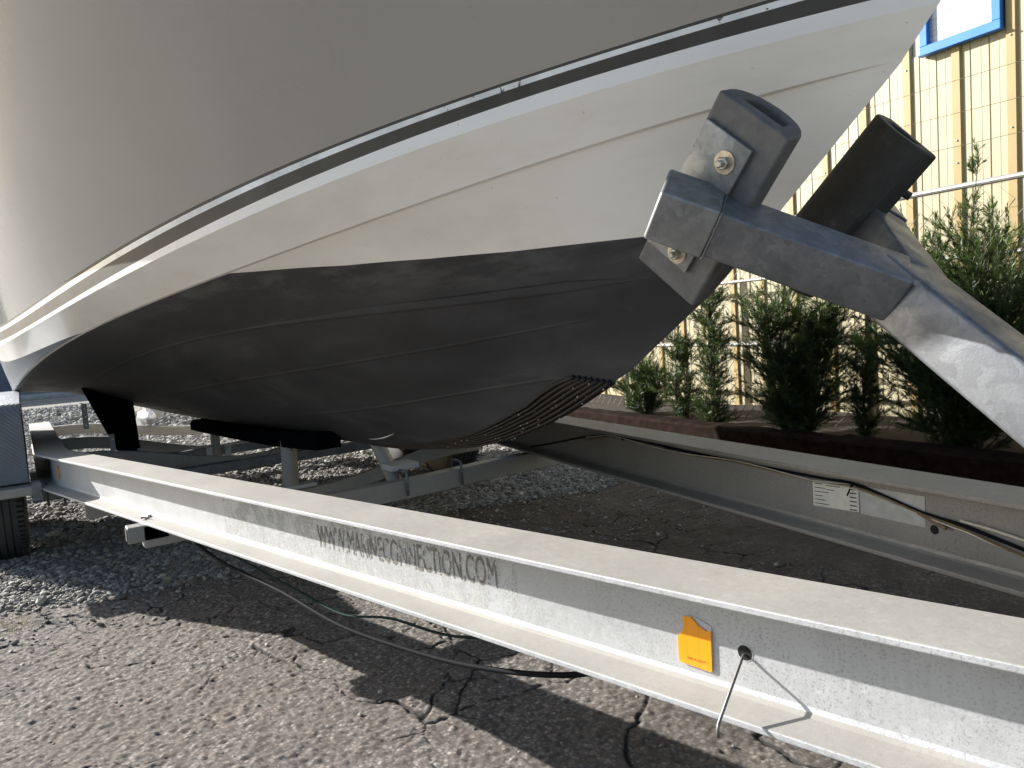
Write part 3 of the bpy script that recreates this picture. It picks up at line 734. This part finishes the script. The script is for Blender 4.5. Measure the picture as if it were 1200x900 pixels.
tube_box('post', J, (-1.95, 0, .756), .105, .108, (1, 0, 1), 'galvanised', bs, ext0=.03)
gusset().build('gusset', MAT['galvanised_plate'], bs)
adir = Vector((.71, 0, .70)).normalized()                     # along the pads (parallel to the stem)
for sgn in (-1, 1):
    pc = Vector((-2.712, sgn*.240, 1.394))                       # middle of the pad's outer face
    ax = (adir+Vector((0, sgn*.10, 0))).normalized()
    nrm = Vector((.30, sgn*1.0, 0)); nrm = (nrm-ax*nrm.dot(ax)).normalized()     # outward
    wv = ax.cross(nrm).normalized()
    if wv.x < 0: wv = -wv                                       # across the pad, towards the bow
    # D-section rubber pad with a lens-shaped bore
    hw, th = .082, .085; out = [(-hw, 0), (hw, 0)]; 
    for k in range(1, 12): a = math.pi*k/12; out.append((hw*math.cos(a), -.030-(th-.030)*math.sin(a)))
    out = [(-hw, 0), (hw, 0), (hw, -.030)]+[(hw*math.cos(math.pi*k/12), -.030-(th-.030)*math.sin(math.pi*k/12)) for k in range(1, 12)]+[(-hw, -.030)]
    inn = [(x*.55, -.022+(y+.0)*.42-.006) for x, y in out]
    mb = MB(); rings = []
    for s_ in (-.185, .200):
        o_ = pc+ax*s_; rings.append(([mb.bm.verts.new(o_+wv*x+nrm*y) for x, y in out], [mb.bm.verts.new(o_+wv*x+nrm*y) for x, y in inn]))
    n = len(out)
    for i in range(n):
        j = (i+1) % n
        mb.bm.faces.new((rings[0][0][i], rings[0][0][j], rings[1][0][j], rings[1][0][i]))
        mb.bm.faces.new((rings[0][1][i], rings[0][1][j], rings[1][1][j], rings[1][1][i]))
        for q in (0, 1): mb.bm.faces.new((rings[q][0][i], rings[q][0][j], rings[q][1][j], rings[q][1][i]))
    pad = mb.build('pad', MAT['rubber_grey' if sgn < 0 else 'rubber_black'], bs)
    md = pad.modifiers.new('edge', 'BEVEL'); md.width = .006; md.segments = 3; md.limit_method = 'ANGLE'; md.angle_limit = R(40)
    rot = Matrix((ax, wv, nrm)).transposed()
    MB().box(pc+nrm*.0055-wv*.020+ax*(.010), (.278, .112, .009), rot, .0025).build('plate', MAT['galvanised_plate'], bs, smooth='auto')
    for s_ in (.104, -.104):
        c_ = pc+nrm*.010+ax*s_-wv*.000
        MB().lathe([(.0215, 0), (.0215, .003), (.010, .0035)], c_, nrm, 28).build('washer', MAT['steel_washer'], bs, smooth='auto')
        MB().lathe([(.0125, .003), (.0125, .012), (.0105, .014)], c_, nrm, 6).build('nut', MAT['steel'], bs)
        MB().lathe([(.0068, .012), (.0068, .021), (.005, .023)], c_, nrm, 14).build('bolt', MAT['steel'], bs, smooth='auto')
    # arm: outer sleeve at the pad, then the tube running forward to the post
    A0 = pc+nrm*.062-wv*.002+ax*.004; A1 = J+Vector((.01, sgn*.035, .0))
    d = (A1-A0).normalized()
    tube_box('arm', A0, A1, .094, .094, ax, 'galvanised', bs, .007, ext0=.050, ext1=.02)
    tube_box('arm_sleeve', A0, A0+d*.060, .102, .102, ax, 'galvanised_plate', bs, .006, ext0=.053)
    # weld beads round the sleeve mouth and where the arm meets the post
    zr_ = (ax-d*ax.dot(d)).normalized(); yr_ = zr_.cross(d)
    for dist, hw_ in ((.062, .0495),):
        o_ = A0+d*dist; cs = [o_+yr_*a_*hw_+zr_*b_*hw_ for a_, b_ in ((-1, -1), (1, -1), (1, 1), (-1, 1), (-1, -1))]; pts_ = []
        for a_, b_ in zip(cs, cs[1:]): pts_ += [a_.lerp(b_, k/14)+Vector(rng.normal(size=3)*.0006) for k in range(14)]
        MB().tube(pts_+[cs[-1]], .0022, 6).build('weld', MAT['galvanised'], bs, smooth=True)
MB().lathe([(.009, -.01), (.009, .02)], Vector((-2.60, .262, 1.425)), (.6, .5, -.6), 12).build('bolt', MAT['rubber_black'], bs, smooth='auto')

# details on the near web --------------------------------------------------
def sheet(name, pts, n, d, mt, parent, label=None):
    o = MB().poly(pts, n, d).build(name, MAT[mt], parent)
    if label: o['label'] = label
    return o
# orange reflector with a broken corner; coordinates u (toward bow) , z
def nw(u, z, off): # u metres along the web from x=-2.55, positive to bow
    p = nweb(-2.55, z, off)-DN*u; return p
def nq(u, z): return nw(u, z, .0)
ref = sheet('reflector', [nw(u, z, .0005) for u, z in [(-.0640, .6802), (-.0400, .6822), (-.030, .6790), (-.0100, .6725), (-.0108, .5955), (-.0140, .5925), (-.0715, .5945), (-.0754, .5980), (-.0760, .6400), (-.066, .6530), (-.0640, .662)]], ON, .0008, 'reflector_back', tl, 'orange stick-on reflector with its top corner broken off')
sheet('lens', [nw(u, z, .0015) for u, z in [(-.0640, .6795), (-.0480, .6812), (-.0400, .6760), (-.034, .6690), (-.018, .6630), (-.0100, .6655), (-.0110, .5965), (-.0140, .5935), (-.0710, .5955), (-.0748, .5990), (-.0752, .6400), (-.0655, .6530), (-.0625, .664)]], ON, .0028, 'reflector_orange', ref)
def text_mesh(name, body, origin, xdir, ydir, height, width, mt, parent, lift, slant=0., thick=.0004):
    cu = bpy.data.curves.new(name, 'FONT'); cu.body = body; cu.size = 1; cu.resolution_u = 3; cu.offset = 0
    o = bpy.data.objects.new(name, cu); COL.objects.link(o); dg = bpy.context.evaluated_depsgraph_get()
    me = bpy.data.meshes.new_from_object(o.evaluated_get(dg)); bpy.data.objects.remove(o)
    n = len(me.vertices); co = np.empty(n*3); me.vertices.foreach_get('co', co); co = co.reshape(-1, 3)
    x = (co[:, 0]-co[:, 0].min())/(co[:, 0].max()-co[:, 0].min()); y = (co[:, 1]-co[:, 1].min())/(co[:, 1].max()-co[:, 1].min())
    xd = np.array(xdir); yd = np.array(ydir); nd = np.array(lift[0])
    P = np.array(origin)+x[:, None]*width*xd+(y*height+x*slant*width)[:, None]*yd+nd*lift[1]
    me.vertices.foreach_set('co', P.ravel()); me.update(); me.materials.clear()
    return link(name, me, MAT[mt], parent)
text_mesh('reflector_text', 'SAE A DOT', nw(-.058, .606, .0), -DN, up, .0045, .036, 'ink_black', ref, (ON, .0052))
for k_ in range(2):
    text_mesh('lettering', 'WWW.MARINECONNECTION.COM', nw(-1.275+.0009*k_, .600, .0), -DN, up, .066, .745, 'lettering_ink', tl, (ON, .0009+.0002*k_), slant=.040)
sheet('old_decal_ghost', [nw(u, z, .0004) for u, z in [(-1.90, .675), (-.47, .703), (-.47, .578), (-1.90, .548)]], ON, .0002, 'chalk_film', tl)
# web hole with the wire hook through it
MB().lathe([(.0125, 0), (.0125, .0009)], nw(.0486, .6430, 0), ON, 28).build('hole', MAT['hole_dark'], tl)
MB().lathe([(.0145, 0), (.0145, .0006), (.012, .0007)], nw(.0486, .6430, 0), ON, 28).build('hole_rim', MAT['aluminium'], tl)
h0 = nw(.0486, .640, 0); hb = Vector((-2.464, -.540, .5695)); 
hk = [h0-ON*.01, h0+ON*.006, h0+ON*.012+up*-.004, hb+up*.010+ON*.0, hb+ON*.004+up*.002, hb+ON*.004+up*-.010]
MB().tube(hk, .0026, 8).build('wire_hook', MAT['hook_steel'], tl, smooth=True)
# small orange marker near the bend
xb = -6.44
sheet('side_marker', [nweb(xb+.03*a_, z, .001) for a_, z in [(-.55, .604), (.6, .598), (.1, .572), (.75, .548), (-.2, .525), (-.1, .565)]], ON, .002, 'reflector_orange', tl, 'torn orange marker sticker by the bend of the near rail')
sheet('data_label', [fweb(-2.55-(-u)*.0+u*.9795, z, .0008) for u, z in [(-.487, .688), (-.322, .7010), (-.322, .626), (-.487, .612)]], OF, .0004, 'sticker_white', tl, 'cream data label with fine print on the far rail')
sheet('data_label', [fweb(-2.55+u*.9795, z, .0008) for u, z in [(-.316, .7005), (-.119, .7085), (-.119, .631), (-.316, .6235)]], OF, .0004, 'sticker_faded', tl, 'faded blank label on the far rail')
mb = MB()
def lq(u, z, w, h):
    pts = [fweb(-2.55+uu*.9795, zz, .0014) for uu, zz in [(u, z), (u+w, z+.08*w), (u+w, z+.08*w-h), (u, z-h)]]; mb.poly(pts, OF, .0002)
for k in range(6):
    z0 = .6800-.0115*k
    lq(-.480, z0, .030+.012*((k*7) % 3), .0022)
    if k < 2: lq(-.435, z0+.001, .05-.02*k, .0022)
    lq(-.352, z0+.007, .024, .0035)
mb.build('label_print', MAT['ink_black'], tl, kind='stuff')
text_mesh('label_heading', 'TRAILER DATA', fweb(-2.55-.478*.9795, .6835, 0), -DF, up, .004, .06, 'ink_black', tl, (OF, .0014), slant=.08) if False else None
MB().lathe([(.0115, 0), (.0115, .0009)], fweb(-2.55-.093, .631, 0), OF, 24).build('hole', MAT['hole_dark'], tl)
def fw_(u, z, off=.006): return fweb(-2.55+u*.9795, z, off)
w1 = [(-2.84, .50), (-2.6, .515), (-2.26, .578), (-1.88, .655), (-1.64, .684), (-1.4, .692), (-1.13, .690), (-.8, .694), (-.46, .700), (-.339, .7045), (-.229, .6880), (-.118, .668), (-.017, .661), (.12, .640), (.4, .60), (.8, .62)]
def cr(P, k=6):
    P = [Vector(p) for p in P]; P = [P[0]*2-P[1]]+P+[P[-1]*2-P[-2]]; out = []
    for i in range(1, len(P)-2):
        for j in range(k):
            t = j/k; a, b_, c, d = P[i-1:i+3]
            out.append(.5*((2*b_)+(c-a)*t+(2*a-5*b_+4*c-d)*t*t+(3*b_-a-3*c+d)*t**3))
    out.append(P[-2]); return out
MB().tube(cr([fw_(u, z, .007) for u, z in w1]), .0042, 7).build('wiring', MAT['cable_black'], tl, smooth=True)
MB().tube(cr([fw_(u, z-.007-.006*math.sin(u*9), .011) for u, z in w1[3:]]), .0026, 6).build('wiring', MAT['cable_brown'], tl, smooth=True)
MB().tube(cr([fw_(u, z-.004+.008*math.sin(u*7+1), .014) for u, z in w1[3:11]]+[fw_(-.1, .660, .012), fw_(.0, .648, .012), fw_(.12, .628, .01), fw_(.5, .60, .01)]), .0020, 6).build('wiring', MAT['wire_white'], tl, smooth=True)
MB().tube(cr([fw_(-.02, .671, .008), fw_(.06, .667, .008), fw_(.2, .655, .008), fw_(.5, .64, .008)]), .0035, 6).build('wiring', MAT['wire_white'], tl, smooth=True)
zt = MB(); zt.tube([fw_(-.325, .708, .010), fw_(-.335, .695, .014), fw_(-.352, .668, .010)], .0022, 6); zt.box(fw_(-.332, .7, .012), (.007, .006, .006)); zt.build('cable_tie', MAT['cable_black'], tl)
MB().tube([fw_(-.13, .668, .012), fw_(-.09, .655, .012), fw_(-.055, .645, .012)], .0045, 8).build('wire_splice', MAT['cable_brown'], tl)
zt = MB(); zt.box(fw_(-1.55, .688, .010), (.008, .01, .02)); zt.box(fw_(-1.20, .689, .008), (.05, .012, .006)); zt.build('cable_clip', MAT['cable_black'], tl, kind='stuff')
# brake hose and cable slung below the near rail
hz = [(-4.90, -.90, .50), (-4.55, -.84, .43), (-4.06, -.74, .405), (-3.72, -.68, .385), (-3.41, -.61, .395), (-3.16, -.56, .425), (-2.9, -.51, .485), (-2.75, -.45, .54)]
MB().tube(cr(hz), .0062, 9).build('brake_hose', MAT['cable_black'], tl, smooth=True)
hz = [(-4.8, -.88, .50), (-4.3, -.79, .46), (-3.95, -.71, .425), (-3.72, -.67, .415), (-3.5, -.62, .455), (-3.24, -.57, .475), (-2.95, -.5, .55)]
MB().tube(cr(hz), .0036, 8).build('brake_hose', MAT['cable_green'], tl, smooth=True)
# hardware scraps on the lower flange
zt = MB()
pz = Vector((-5.05, .0899-.2055*5.05-.045, ztop(-5.05)-BH+TF+.006))
zt.tube([pz+Vector((-.03, 0, 0)), pz+Vector((.01, -.012, .004)), pz+Vector((.04, .004, .006))], .004, 6); zt.tube([pz+Vector((-.01, .02, 0)), pz+Vector((.03, -.02, .004))], .004, 6); zt.build('split_pin', MAT['hook_steel'], tl)

# ------------------------------------------------------------------ building, fence, bed (plan axes: ws aft along the wall, wn away)
WD = Vector((-.99783, .06582, 0)); WN = Vector((.06582, .99783, 0)); C0 = Vector((CAMP.x, CAMP.y, 0))
def wp(s, z, D): return C0+WN*D+WD*s+up*z
WR = Matrix((WD, WN, up)).transposed()
wh = tag(empty('warehouse', wp(3, 0, 6.05)), 'cream ribbed metal warehouse wall with a blue framed frosted window', 'building')
PITCHW = .393; HT = 4.6; ZB = .175
# cladding panel: one rib and two grooves with shallow swages; profile (s, proud)
def panel_mesh(w, z0, z1):
    pf = [(0, 0), (.085, 0), (.088, .0015), (.096, .0015), (.099, 0), (.150, 0), (.153, -.006), (.158, -.006), (.161, 0), (.213, 0), (.216, .0015), (.224, .0015), (.227, 0), (.286, 0), (.289, -.006), (.294, -.006), (.297, 0), (w, 0)]
    V_ = []; 
    for z in (z0, z1):
        for s, p_ in pf: V_.append(WD*s - WN*p_ + up*z)
    n = len(pf); F_ = [(i, i+1, n+i+1, n+i) for i in range(n-1)]
    me_ = bpy.data.meshes.new('cladding_panel'); me_.from_pydata([tuple(v_) for v_ in V_], [], F_); me_.materials.append(MAT['wall_cream']); return me_
def rib_mesh(z0, z1):
    pf = [(-.044, 0), (-.030, .020), (.030, .020), (.044, 0)]; V_ = [WD*s-WN*p_+up*z for z in (z0, z1) for s, p_ in pf]
    me_ = bpy.data.meshes.new('rib'); me_.from_pydata([tuple(v_) for v_ in V_], [], [(i, i+1, 5+i, 4+i) for i in range(3)]); me_.materials.append(MAT['rib_tan']); return me_
pm = panel_mesh(PITCHW, ZB, HT); rm = rib_mesh(ZB, HT); 
WIN0, WIN1, WZ0, WZ1 = 2.975, 3.575, 3.085, 4.05
pm_hi = panel_mesh(PITCHW, WZ1-.02, HT); pm_lo = panel_mesh(PITCHW, ZB, WZ0+.02); rm_lo = rib_mesh(ZB, WZ0+.01); rm_hi = rib_mesh(WZ1, HT)
scm = MB(); scm.lathe([(.008, 0), (.008, .003), (.0055, .004), (.0055, .008)], (0, 0, 0), -WN, 8); so_ = scm.build('screw', MAT['steel'], wh); sc_me = so_.data; bpy.data.objects.remove(so_)
for i in range(-9, 42):
    s = 2.928+PITCHW*i; loc = wp(s, 0, 6.0)-wh.location
    mids = (WIN0 < s+.10 and s+.30 < WIN1)
    over = (s+.02 < WIN1 and s+PITCHW-.02 > WIN0)
    for me_ in ((pm_lo, pm_hi) if over else (pm,)):
        o = bpy.data.objects.new('cladding_panel', me_); COL.objects.link(o); o.parent = wh; o.location = loc
    inwin = WIN0-.02 < s < WIN1+.02
    for me_ in ((rm_lo, rm_hi) if inwin else (rm,)):
        o = bpy.data.objects.new('rib', me_); COL.objects.link(o); o.parent = wh; o.location = loc
    for z in (.5, 1.3, 2.37, 3.02 if not inwin else 2.2, 3.35):
        if -1 < i < 20 and not (inwin and z > 3):
            o = bpy.data.objects.new('screw', sc_me); COL.objects.link(o); o.parent = wh; o.location = loc-WN*.02+up*(z+.0) if i % 1 == 0 else loc
# side jamb cladding between window and neighbouring panels is part of the frame flashing
win = empty('window', (0, 0, 0)); win.parent = wh; win.location = -wh.location
def fr_(s0, s1, z0, z1, D, d, mt, name, bev=.004):
    return MB().box(wp((s0+s1)/2, (z0+z1)/2, D), (abs(s1-s0), d, z1-z0), WR, bev).build(name, MAT[mt], win)
for a, b_, c, d in ((WIN0, WIN1, WZ0, WZ0+.062), (WIN0, WIN1, WZ1-.062, WZ1), (WIN0, WIN0+.062, WZ0+.062, WZ1-.062), (WIN1-.062, WIN1, WZ0+.062, WZ1-.062)):
    fr_(a, b_, c, d, 5.965, .055, 'frame_blue', 'frame')
fr_(WIN0-.006, WIN1+.006, WZ0-.010, WZ0-.001, 5.955, .07, 'frame_blue', 'sill', .002)
fr_(WIN0+.055, WIN1-.055, WZ0+.055, WZ1-.055, 5.985, .008, 'glass_frosted', 'pane', 0)
for s0, s1 in ((WIN0-.42, WIN0-.001), (WIN1+.001, WIN1+.42)):
    MB().box(wp((s0+s1)/2, (WZ0+WZ1)/2, 6.012), (s1-s0, .01, WZ1-WZ0+.04), WR).build('flashing', MAT['wall_cream'], wh)
MB().box(wp(6, ZB/2-.0, 6.04), (26, .14, ZB), WR, .006).build('footing', MAT['footing'], wh)
MB().box(wp(6, 4.7, 6.6), (26, 1.5, .12), WR).build('roof', MAT['kerb_concrete'], wh)
MB().box(wp(6, 2.3, 7.6), (26, .1, 4.6), WR).build('back_wall', MAT['wall_cream'], wh)

# chain-link fence with wire strands
FD = 5.2
fe = tag(empty('chain_link_fence', wp(3.6, 0, FD)), 'galvanised chain-link fence with pipe rails and bare wire strands in front of the cream wall', 'fence')
def fpipe(name, s0, z0, s1, z1, r, D=FD, mt='pipe'):
    n = 12; return MB().tube([wp(s0+(s1-s0)*i/n, z0+(z1-z0)*i/n, D) for i in range(n+1)], r, 10).build(name, MAT[mt], fe, smooth='auto')
fpipe('top_rail', -1.2, 1.905, 12, 1.925, .021); fpipe('middle_rail', -1.2, 1.44, 12, 1.45, .016, FD+.03); fpipe('middle_rail', -1.2, .87, 12, .87, .021, FD+.03)
for s in (.6, 3.616, 6.63, 9.65): fpipe('post', s, 0, s, 2.05, .030, FD+.06)
for z in (2.187, 2.398, 2.607):
    P = [wp(s, z+.006*math.sin(s*3+z*7)-.01*math.sin((s-.6)*math.pi/3.02)**2, FD-.01) for s in np.arange(-1.2, 12, .15)]
    MB().tube(P, .0019, 5).build('wire_strand', MAT['chain'], fe)
for s in (.6, 3.616, 6.63, 9.65): fpipe('strand_post', s, 1.95, s, 2.64, .006, FD+.0)
V_ = []; F_ = []
dw, dh = .105, .105
def wire(pts, r=.0034):
    b0 = len(V_); n = 3; P = [np.array(p) for p in pts]
    for i, p in enumerate(P):
        for k in range(n):
            a = 2*math.pi*k/n; V_.append(p+r*np.array([math.cos(a)*WN.x-0*WD.x, math.cos(a)*WN.y, 0])+r*math.sin(a)*(np.array(WD)*.7+np.array([0, 0, .7])))
    for i in range(len(P)-1):
        for k in range(n): F_.append((b0+i*n+k, b0+i*n+(k+1) % n, b0+(i+1)*n+(k+1) % n, b0+(i+1)*n+k))
nz = int(1.80/dh)
for j, s in enumerate(np.arange(-1.2, 9.5, dw)):
    off = .004*rng.normal(size=nz+1)
    wire([wp(s+(dw/2 if k % 2 else -dw/2)+off[k], .09+k*dh, FD+(.003 if k % 2 else -.003)) for k in range(nz+1)])
npmesh('wire_mesh', np.array(V_), np.array(F_), MAT['chain'], fe, kind='stuff')

# sleepers edging the bed
def sleeper(s0, s1, D, z, h, w, label, tilt=0.):
    c = wp((s0+s1)/2, z, D); mb = MB()
    n = 40; prof_ = []
    rr = np.random.default_rng(int(s0*10)+3)
    for i in range(n+1):
        s = s0+(s1-s0)*i/n
        prof_.append((wp(s, z-h/2+tilt*(s-s0), D)+Vector((0, 0, float(rr.normal()*.004))), WN+up*0, up))
    j = [float(x) for x in rr.normal(size=12)*.004]
    mb.sweep([(-w/2+.012, 0), (-w/2, .012), (-w/2+j[0], h*.5), (-w/2+j[1], h-.016), (-w/2+.016, h+j[2]), (0, h+j[3]), (w/2-.014, h), (w/2, h-.02), (w/2, .012)], prof_)
    o = mb.build('timber_sleeper', MAT['timber']); tag(o, label, 'sleeper', 'timber sleepers edging the shrub bed')
sleeper(3.34, 6.6, 4.56, .118, .235, .22, 'dark weathered timber sleeper along the bed, behind the left part of the far rail', .002)
sleeper(.2, 3.32, 4.47, .135, .265, .24, 'dark red-brown timber sleeper in front of the big right-hand shrub')
sleeper(6.62, 9.4, 4.58, .11, .22, .22, 'timber sleeper mostly hidden under the hull behind the rail')
bed = MB(); 
bv = []
nb = 60
xsb = np.linspace(-.4, 11, nb); ysb = np.linspace(4.62, 5.98, 12)
Vb = [tuple(wp(s, .16+.04*float(fbm(np.array(s*3.), np.array(d_*3.), 3, 4)), d_)) for s in xsb for d_ in ysb]
I = np.arange(nb*12).reshape(nb, 12)
npmesh('planting_bed', Vb, np.stack([I[:-1, :-1], I[1:, :-1], I[1:, 1:], I[:-1, 1:]], -1).reshape(-1, 4), MAT['soil'], kind='structure', smooth=True); bed.bm.free()

# ------------------------------------------------------------------ shrubs: stems, side shoots, thousands of narrow leaves
def shrub(s, D, h, spread, nstem, ntwig, label, seed, mt='needles', lean=(0, 0), leaders=(), low=.0, bushy=1.0):
    r = np.random.default_rng(seed); base = np.array(wp(s, .15, D)); root = empty('shrub', tuple(base))
    wd = np.array(WD); wnv = np.array(WN); upv = np.array([0, 0, 1.])
    stems = MB(); tw = []       # twig: (origin, direction, length)
    for k in range(nstem):
        an = r.uniform(0, 2*math.pi); b0 = base+wd*spread*.22*math.cos(an)*r.uniform(.2, 1)+wnv*spread*.22*math.sin(an)*r.uniform(.2, 1)
        tip = base+wd*(spread*.62*math.cos(an)*r.uniform(.1, 1)+lean[0])+wnv*(spread*.55*math.sin(an)*r.uniform(.1, 1)+lean[1])+upv*h*r.uniform(.72, 1.0)
        n = 9; pts = []
        for i in range(n):
            t = i/(n-1); p = b0*(1-t)+tip*t; p = p+(wd*math.sin(t*5+k)*.02+wnv*math.cos(t*4+k*2)*.02)*(1 if i else 0); pts.append(p)
        rr0 = .011*r.uniform(.7, 1.2)*math.sqrt(h)
        stems.tube([Vector(p) for p in pts], [rr0*(1-.82*i/(n-1)) for i in range(n)], 6)
        for q in range(int(ntwig*1.5/nstem)):
            t = r.uniform(low, 1.0)**1.1; i = min(int(t*(n-1)), n-2); f = t*(n-1)-i; p = pts[i]*(1-f)+pts[i+1]*f
            az = r.uniform(0, 2*math.pi); elv = r.uniform(.25, 1.15); d = (wd*math.cos(az)+wnv*math.sin(az))*math.cos(elv)+upv*math.sin(elv)
            ln = spread*r.uniform(.2, .72)*bushy*(1-.45*abs(t-.35)); tw.append((p, d, ln))
    for (ds, dn, z) in leaders:
        p0 = base+upv*h*.55; p1 = base+wd*ds+wnv*dn+upv*z; pts = [p0*(1-t)+p1*t for t in np.linspace(0, 1, 6)]
        stems.tube([Vector(p) for p in pts], [.006*(1-.12*i) for i in range(6)], 5)
        for q in range(22):
            t = r.uniform(.3, 1); p = p0*(1-t)+p1*t; az = r.uniform(0, 6.28); d = (wd*math.cos(az)+wnv*math.sin(az))*.55+upv*.83; tw.append((p, d, .07+.11*r.uniform()*(1.1-t)))
        tw.append((p1, upv, .10))
    stems.build('trunk', MAT['bark'], root)
    # secondary shoots
    sec = []
    for p, d, ln in tw:
        for q in range(4):
            t = r.uniform(.2, .95); az = r.normal(size=3)*.5; d2 = d+az; d2[2] = abs(d2[2])+.25; d2 /= np.linalg.norm(d2); sec.append((p+d*ln*t, d2, ln*r.uniform(.25, .55)))
    allt = tw+sec; tm = MB()
    O = np.array([t[0] for t in allt]); Dd = np.array([t[1] for t in allt]); Ln = np.array([t[2] for t in allt])
    # twigs as thin three-sided sticks
    nT = len(O); a = np.cross(Dd, upv+.01); a /= np.linalg.norm(a, axis=1)[:, None]; b_ = np.cross(Dd, a); tv = []
    for e, rad in ((0, .0022), (1, .0007)):
        for k in range(3):
            th = 2*math.pi*k/3; tv.append(O+Dd*(Ln*e)[:, None]+(a*math.cos(th)+b_*math.sin(th))*rad)
    tv = np.array(tv); Vt = tv.transpose(1, 0, 2).reshape(-1, 3); idx = np.arange(nT)[:, None]*6
    Ft = np.concatenate([idx+np.array([k, (k+1) % 3, 3+(k+1) % 3, 3+k]) for k in range(3)])
    tm.bm.free(); npmesh('twigs', Vt, Ft, MAT['bark'], root, kind='stuff')
    # leaves
    per = np.maximum(6, (Ln/.0034).astype(int)); ti = np.repeat(np.arange(nT), per); m_ = len(ti)
    t = r.uniform(.05, 1.04, m_); th = r.uniform(0, 2*math.pi, m_); o_ = O[ti]+Dd[ti]*(Ln[ti]*t)[:, None]
    sp = a[ti]*np.cos(th)[:, None]+b_[ti]*np.sin(th)[:, None]; ang = r.uniform(.45, 1.0, m_)*(1.05-.5*t)
    ld = Dd[ti]*np.cos(ang)[:, None]+sp*np.sin(ang)[:, None]; ll = r.uniform(.026, .052, m_); sd = np.cross(ld, sp+.01); sd /= np.linalg.norm(sd, axis=1)[:, None]+1e-9
    w_ = r.uniform(.0014, .0026, m_)
    P0 = o_; P1 = o_+ld*(ll*.5)[:, None]+sd*w_[:, None]; P2 = o_+ld*ll[:, None]+upv*-.002; P3 = o_+ld*(ll*.5)[:, None]-sd*w_[:, None]
    Vl = np.stack([P0, P1, P2, P3], 1).reshape(-1, 3); Fl = np.arange(m_*4).reshape(-1, 4)
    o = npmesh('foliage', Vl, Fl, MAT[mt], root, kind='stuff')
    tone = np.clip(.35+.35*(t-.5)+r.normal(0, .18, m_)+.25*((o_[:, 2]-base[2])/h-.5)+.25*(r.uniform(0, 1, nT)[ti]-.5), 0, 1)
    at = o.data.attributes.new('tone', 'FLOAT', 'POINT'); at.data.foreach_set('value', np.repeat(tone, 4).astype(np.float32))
    tag(root, label, 'shrub', 'young conifers planted along the fence')
shrub(5.95, 4.85, .56, .50, 5, 120, 'lowest dark conifer at the left end, just right of the boat forefoot', 11, low=.0)
shrub(5.30, 4.88, .95, .36, 3, 110, 'slender sparse conifer between the low one and the tall thin one', 12, low=.0)
shrub(4.80, 4.85, 1.28, .40, 3, 130, 'tall thin conifer seen right beside the stem of the hull', 13, low=.0)
shrub(3.98, 4.85, 1.24, .62, 6, 330, 'dense dark conifer under the near arm of the bow stop', 14, low=.0)
shrub(3.42, 4.95, 1.00, .30, 2, 80, 'thin light green conifer by the fence post', 15, 'needles_light', low=.0)
shrub(2.72, 4.85, 1.28, .80, 7, 400, 'large conifer with a tall pale leading shoot, right of the bow stop', 16, low=.0, leaders=((-.15, 0, 1.82), (-.22, .02, 1.50), (.12, 0, 1.45)))
shrub(2.02, 4.9, 1.1, .58, 5, 190, 'conifer cut off by the right edge of the view', 17, low=.0)

# ------------------------------------------------------------------ yard beyond the stern
MB().box(Vector((-27, 3.2, .055)), (1.2, 13, .12), Matrix.Rotation(R(-6), 3, 'Z'), .02).build('kerb', MAT['kerb_concrete'], kind='structure')
sh = tag(empty('storage_shed', (-35, 0, 0)), 'dark grey storage shed far beyond the stern', 'building')
MB().box(Vector((-36, 2, 2.4)), (5, 26, 4.8), Matrix.Rotation(R(-4), 3, 'Z')).build('wall', MAT['shed_wall'], sh)
MB().box(Vector((-36, 2, 4.9)), (5.6, 26.6, .2), Matrix.Rotation(R(-4), 3, 'Z')).build('roof', MAT['shed_roof'], sh)
for y in (-6, 0, 6): MB().box(Vector((-33.45-.07*y*0, y, 1.3)), (.12, 2.6, 2.6), Matrix.Rotation(R(-4), 3, 'Z'), .01).build('door', MAT['kerb_concrete'], sh)

# weeds at the gravel edge
gm = []; 
n = 420; cx = rng.normal(-5.72, .10, n); cy = rng.normal(-1.60, .09, n); az = rng.uniform(0, 6.28, n); ln = rng.uniform(.008, .03, n)
P0 = np.stack([cx, cy, np.zeros(n)], 1); dd = np.stack([np.cos(az)*.6, np.sin(az)*.6, np.ones(n)], 1)*ln[:, None]; sd = np.stack([-np.sin(az), np.cos(az), np.zeros(n)], 1)*.0012
Vg = np.stack([P0-sd, P0+sd, P0+dd], 1).reshape(-1, 3)
o = npmesh('weeds', Vg, np.arange(n*3).reshape(-1, 3), MAT['grass'], kind='stuff'); at = o.data.attributes.new('tone', 'FLOAT', 'POINT'); at.data.foreach_set('value', np.repeat(rng.uniform(0, 1, n), 3).astype(np.float32)); o['label'] = 'small dry weeds where gravel meets asphalt'
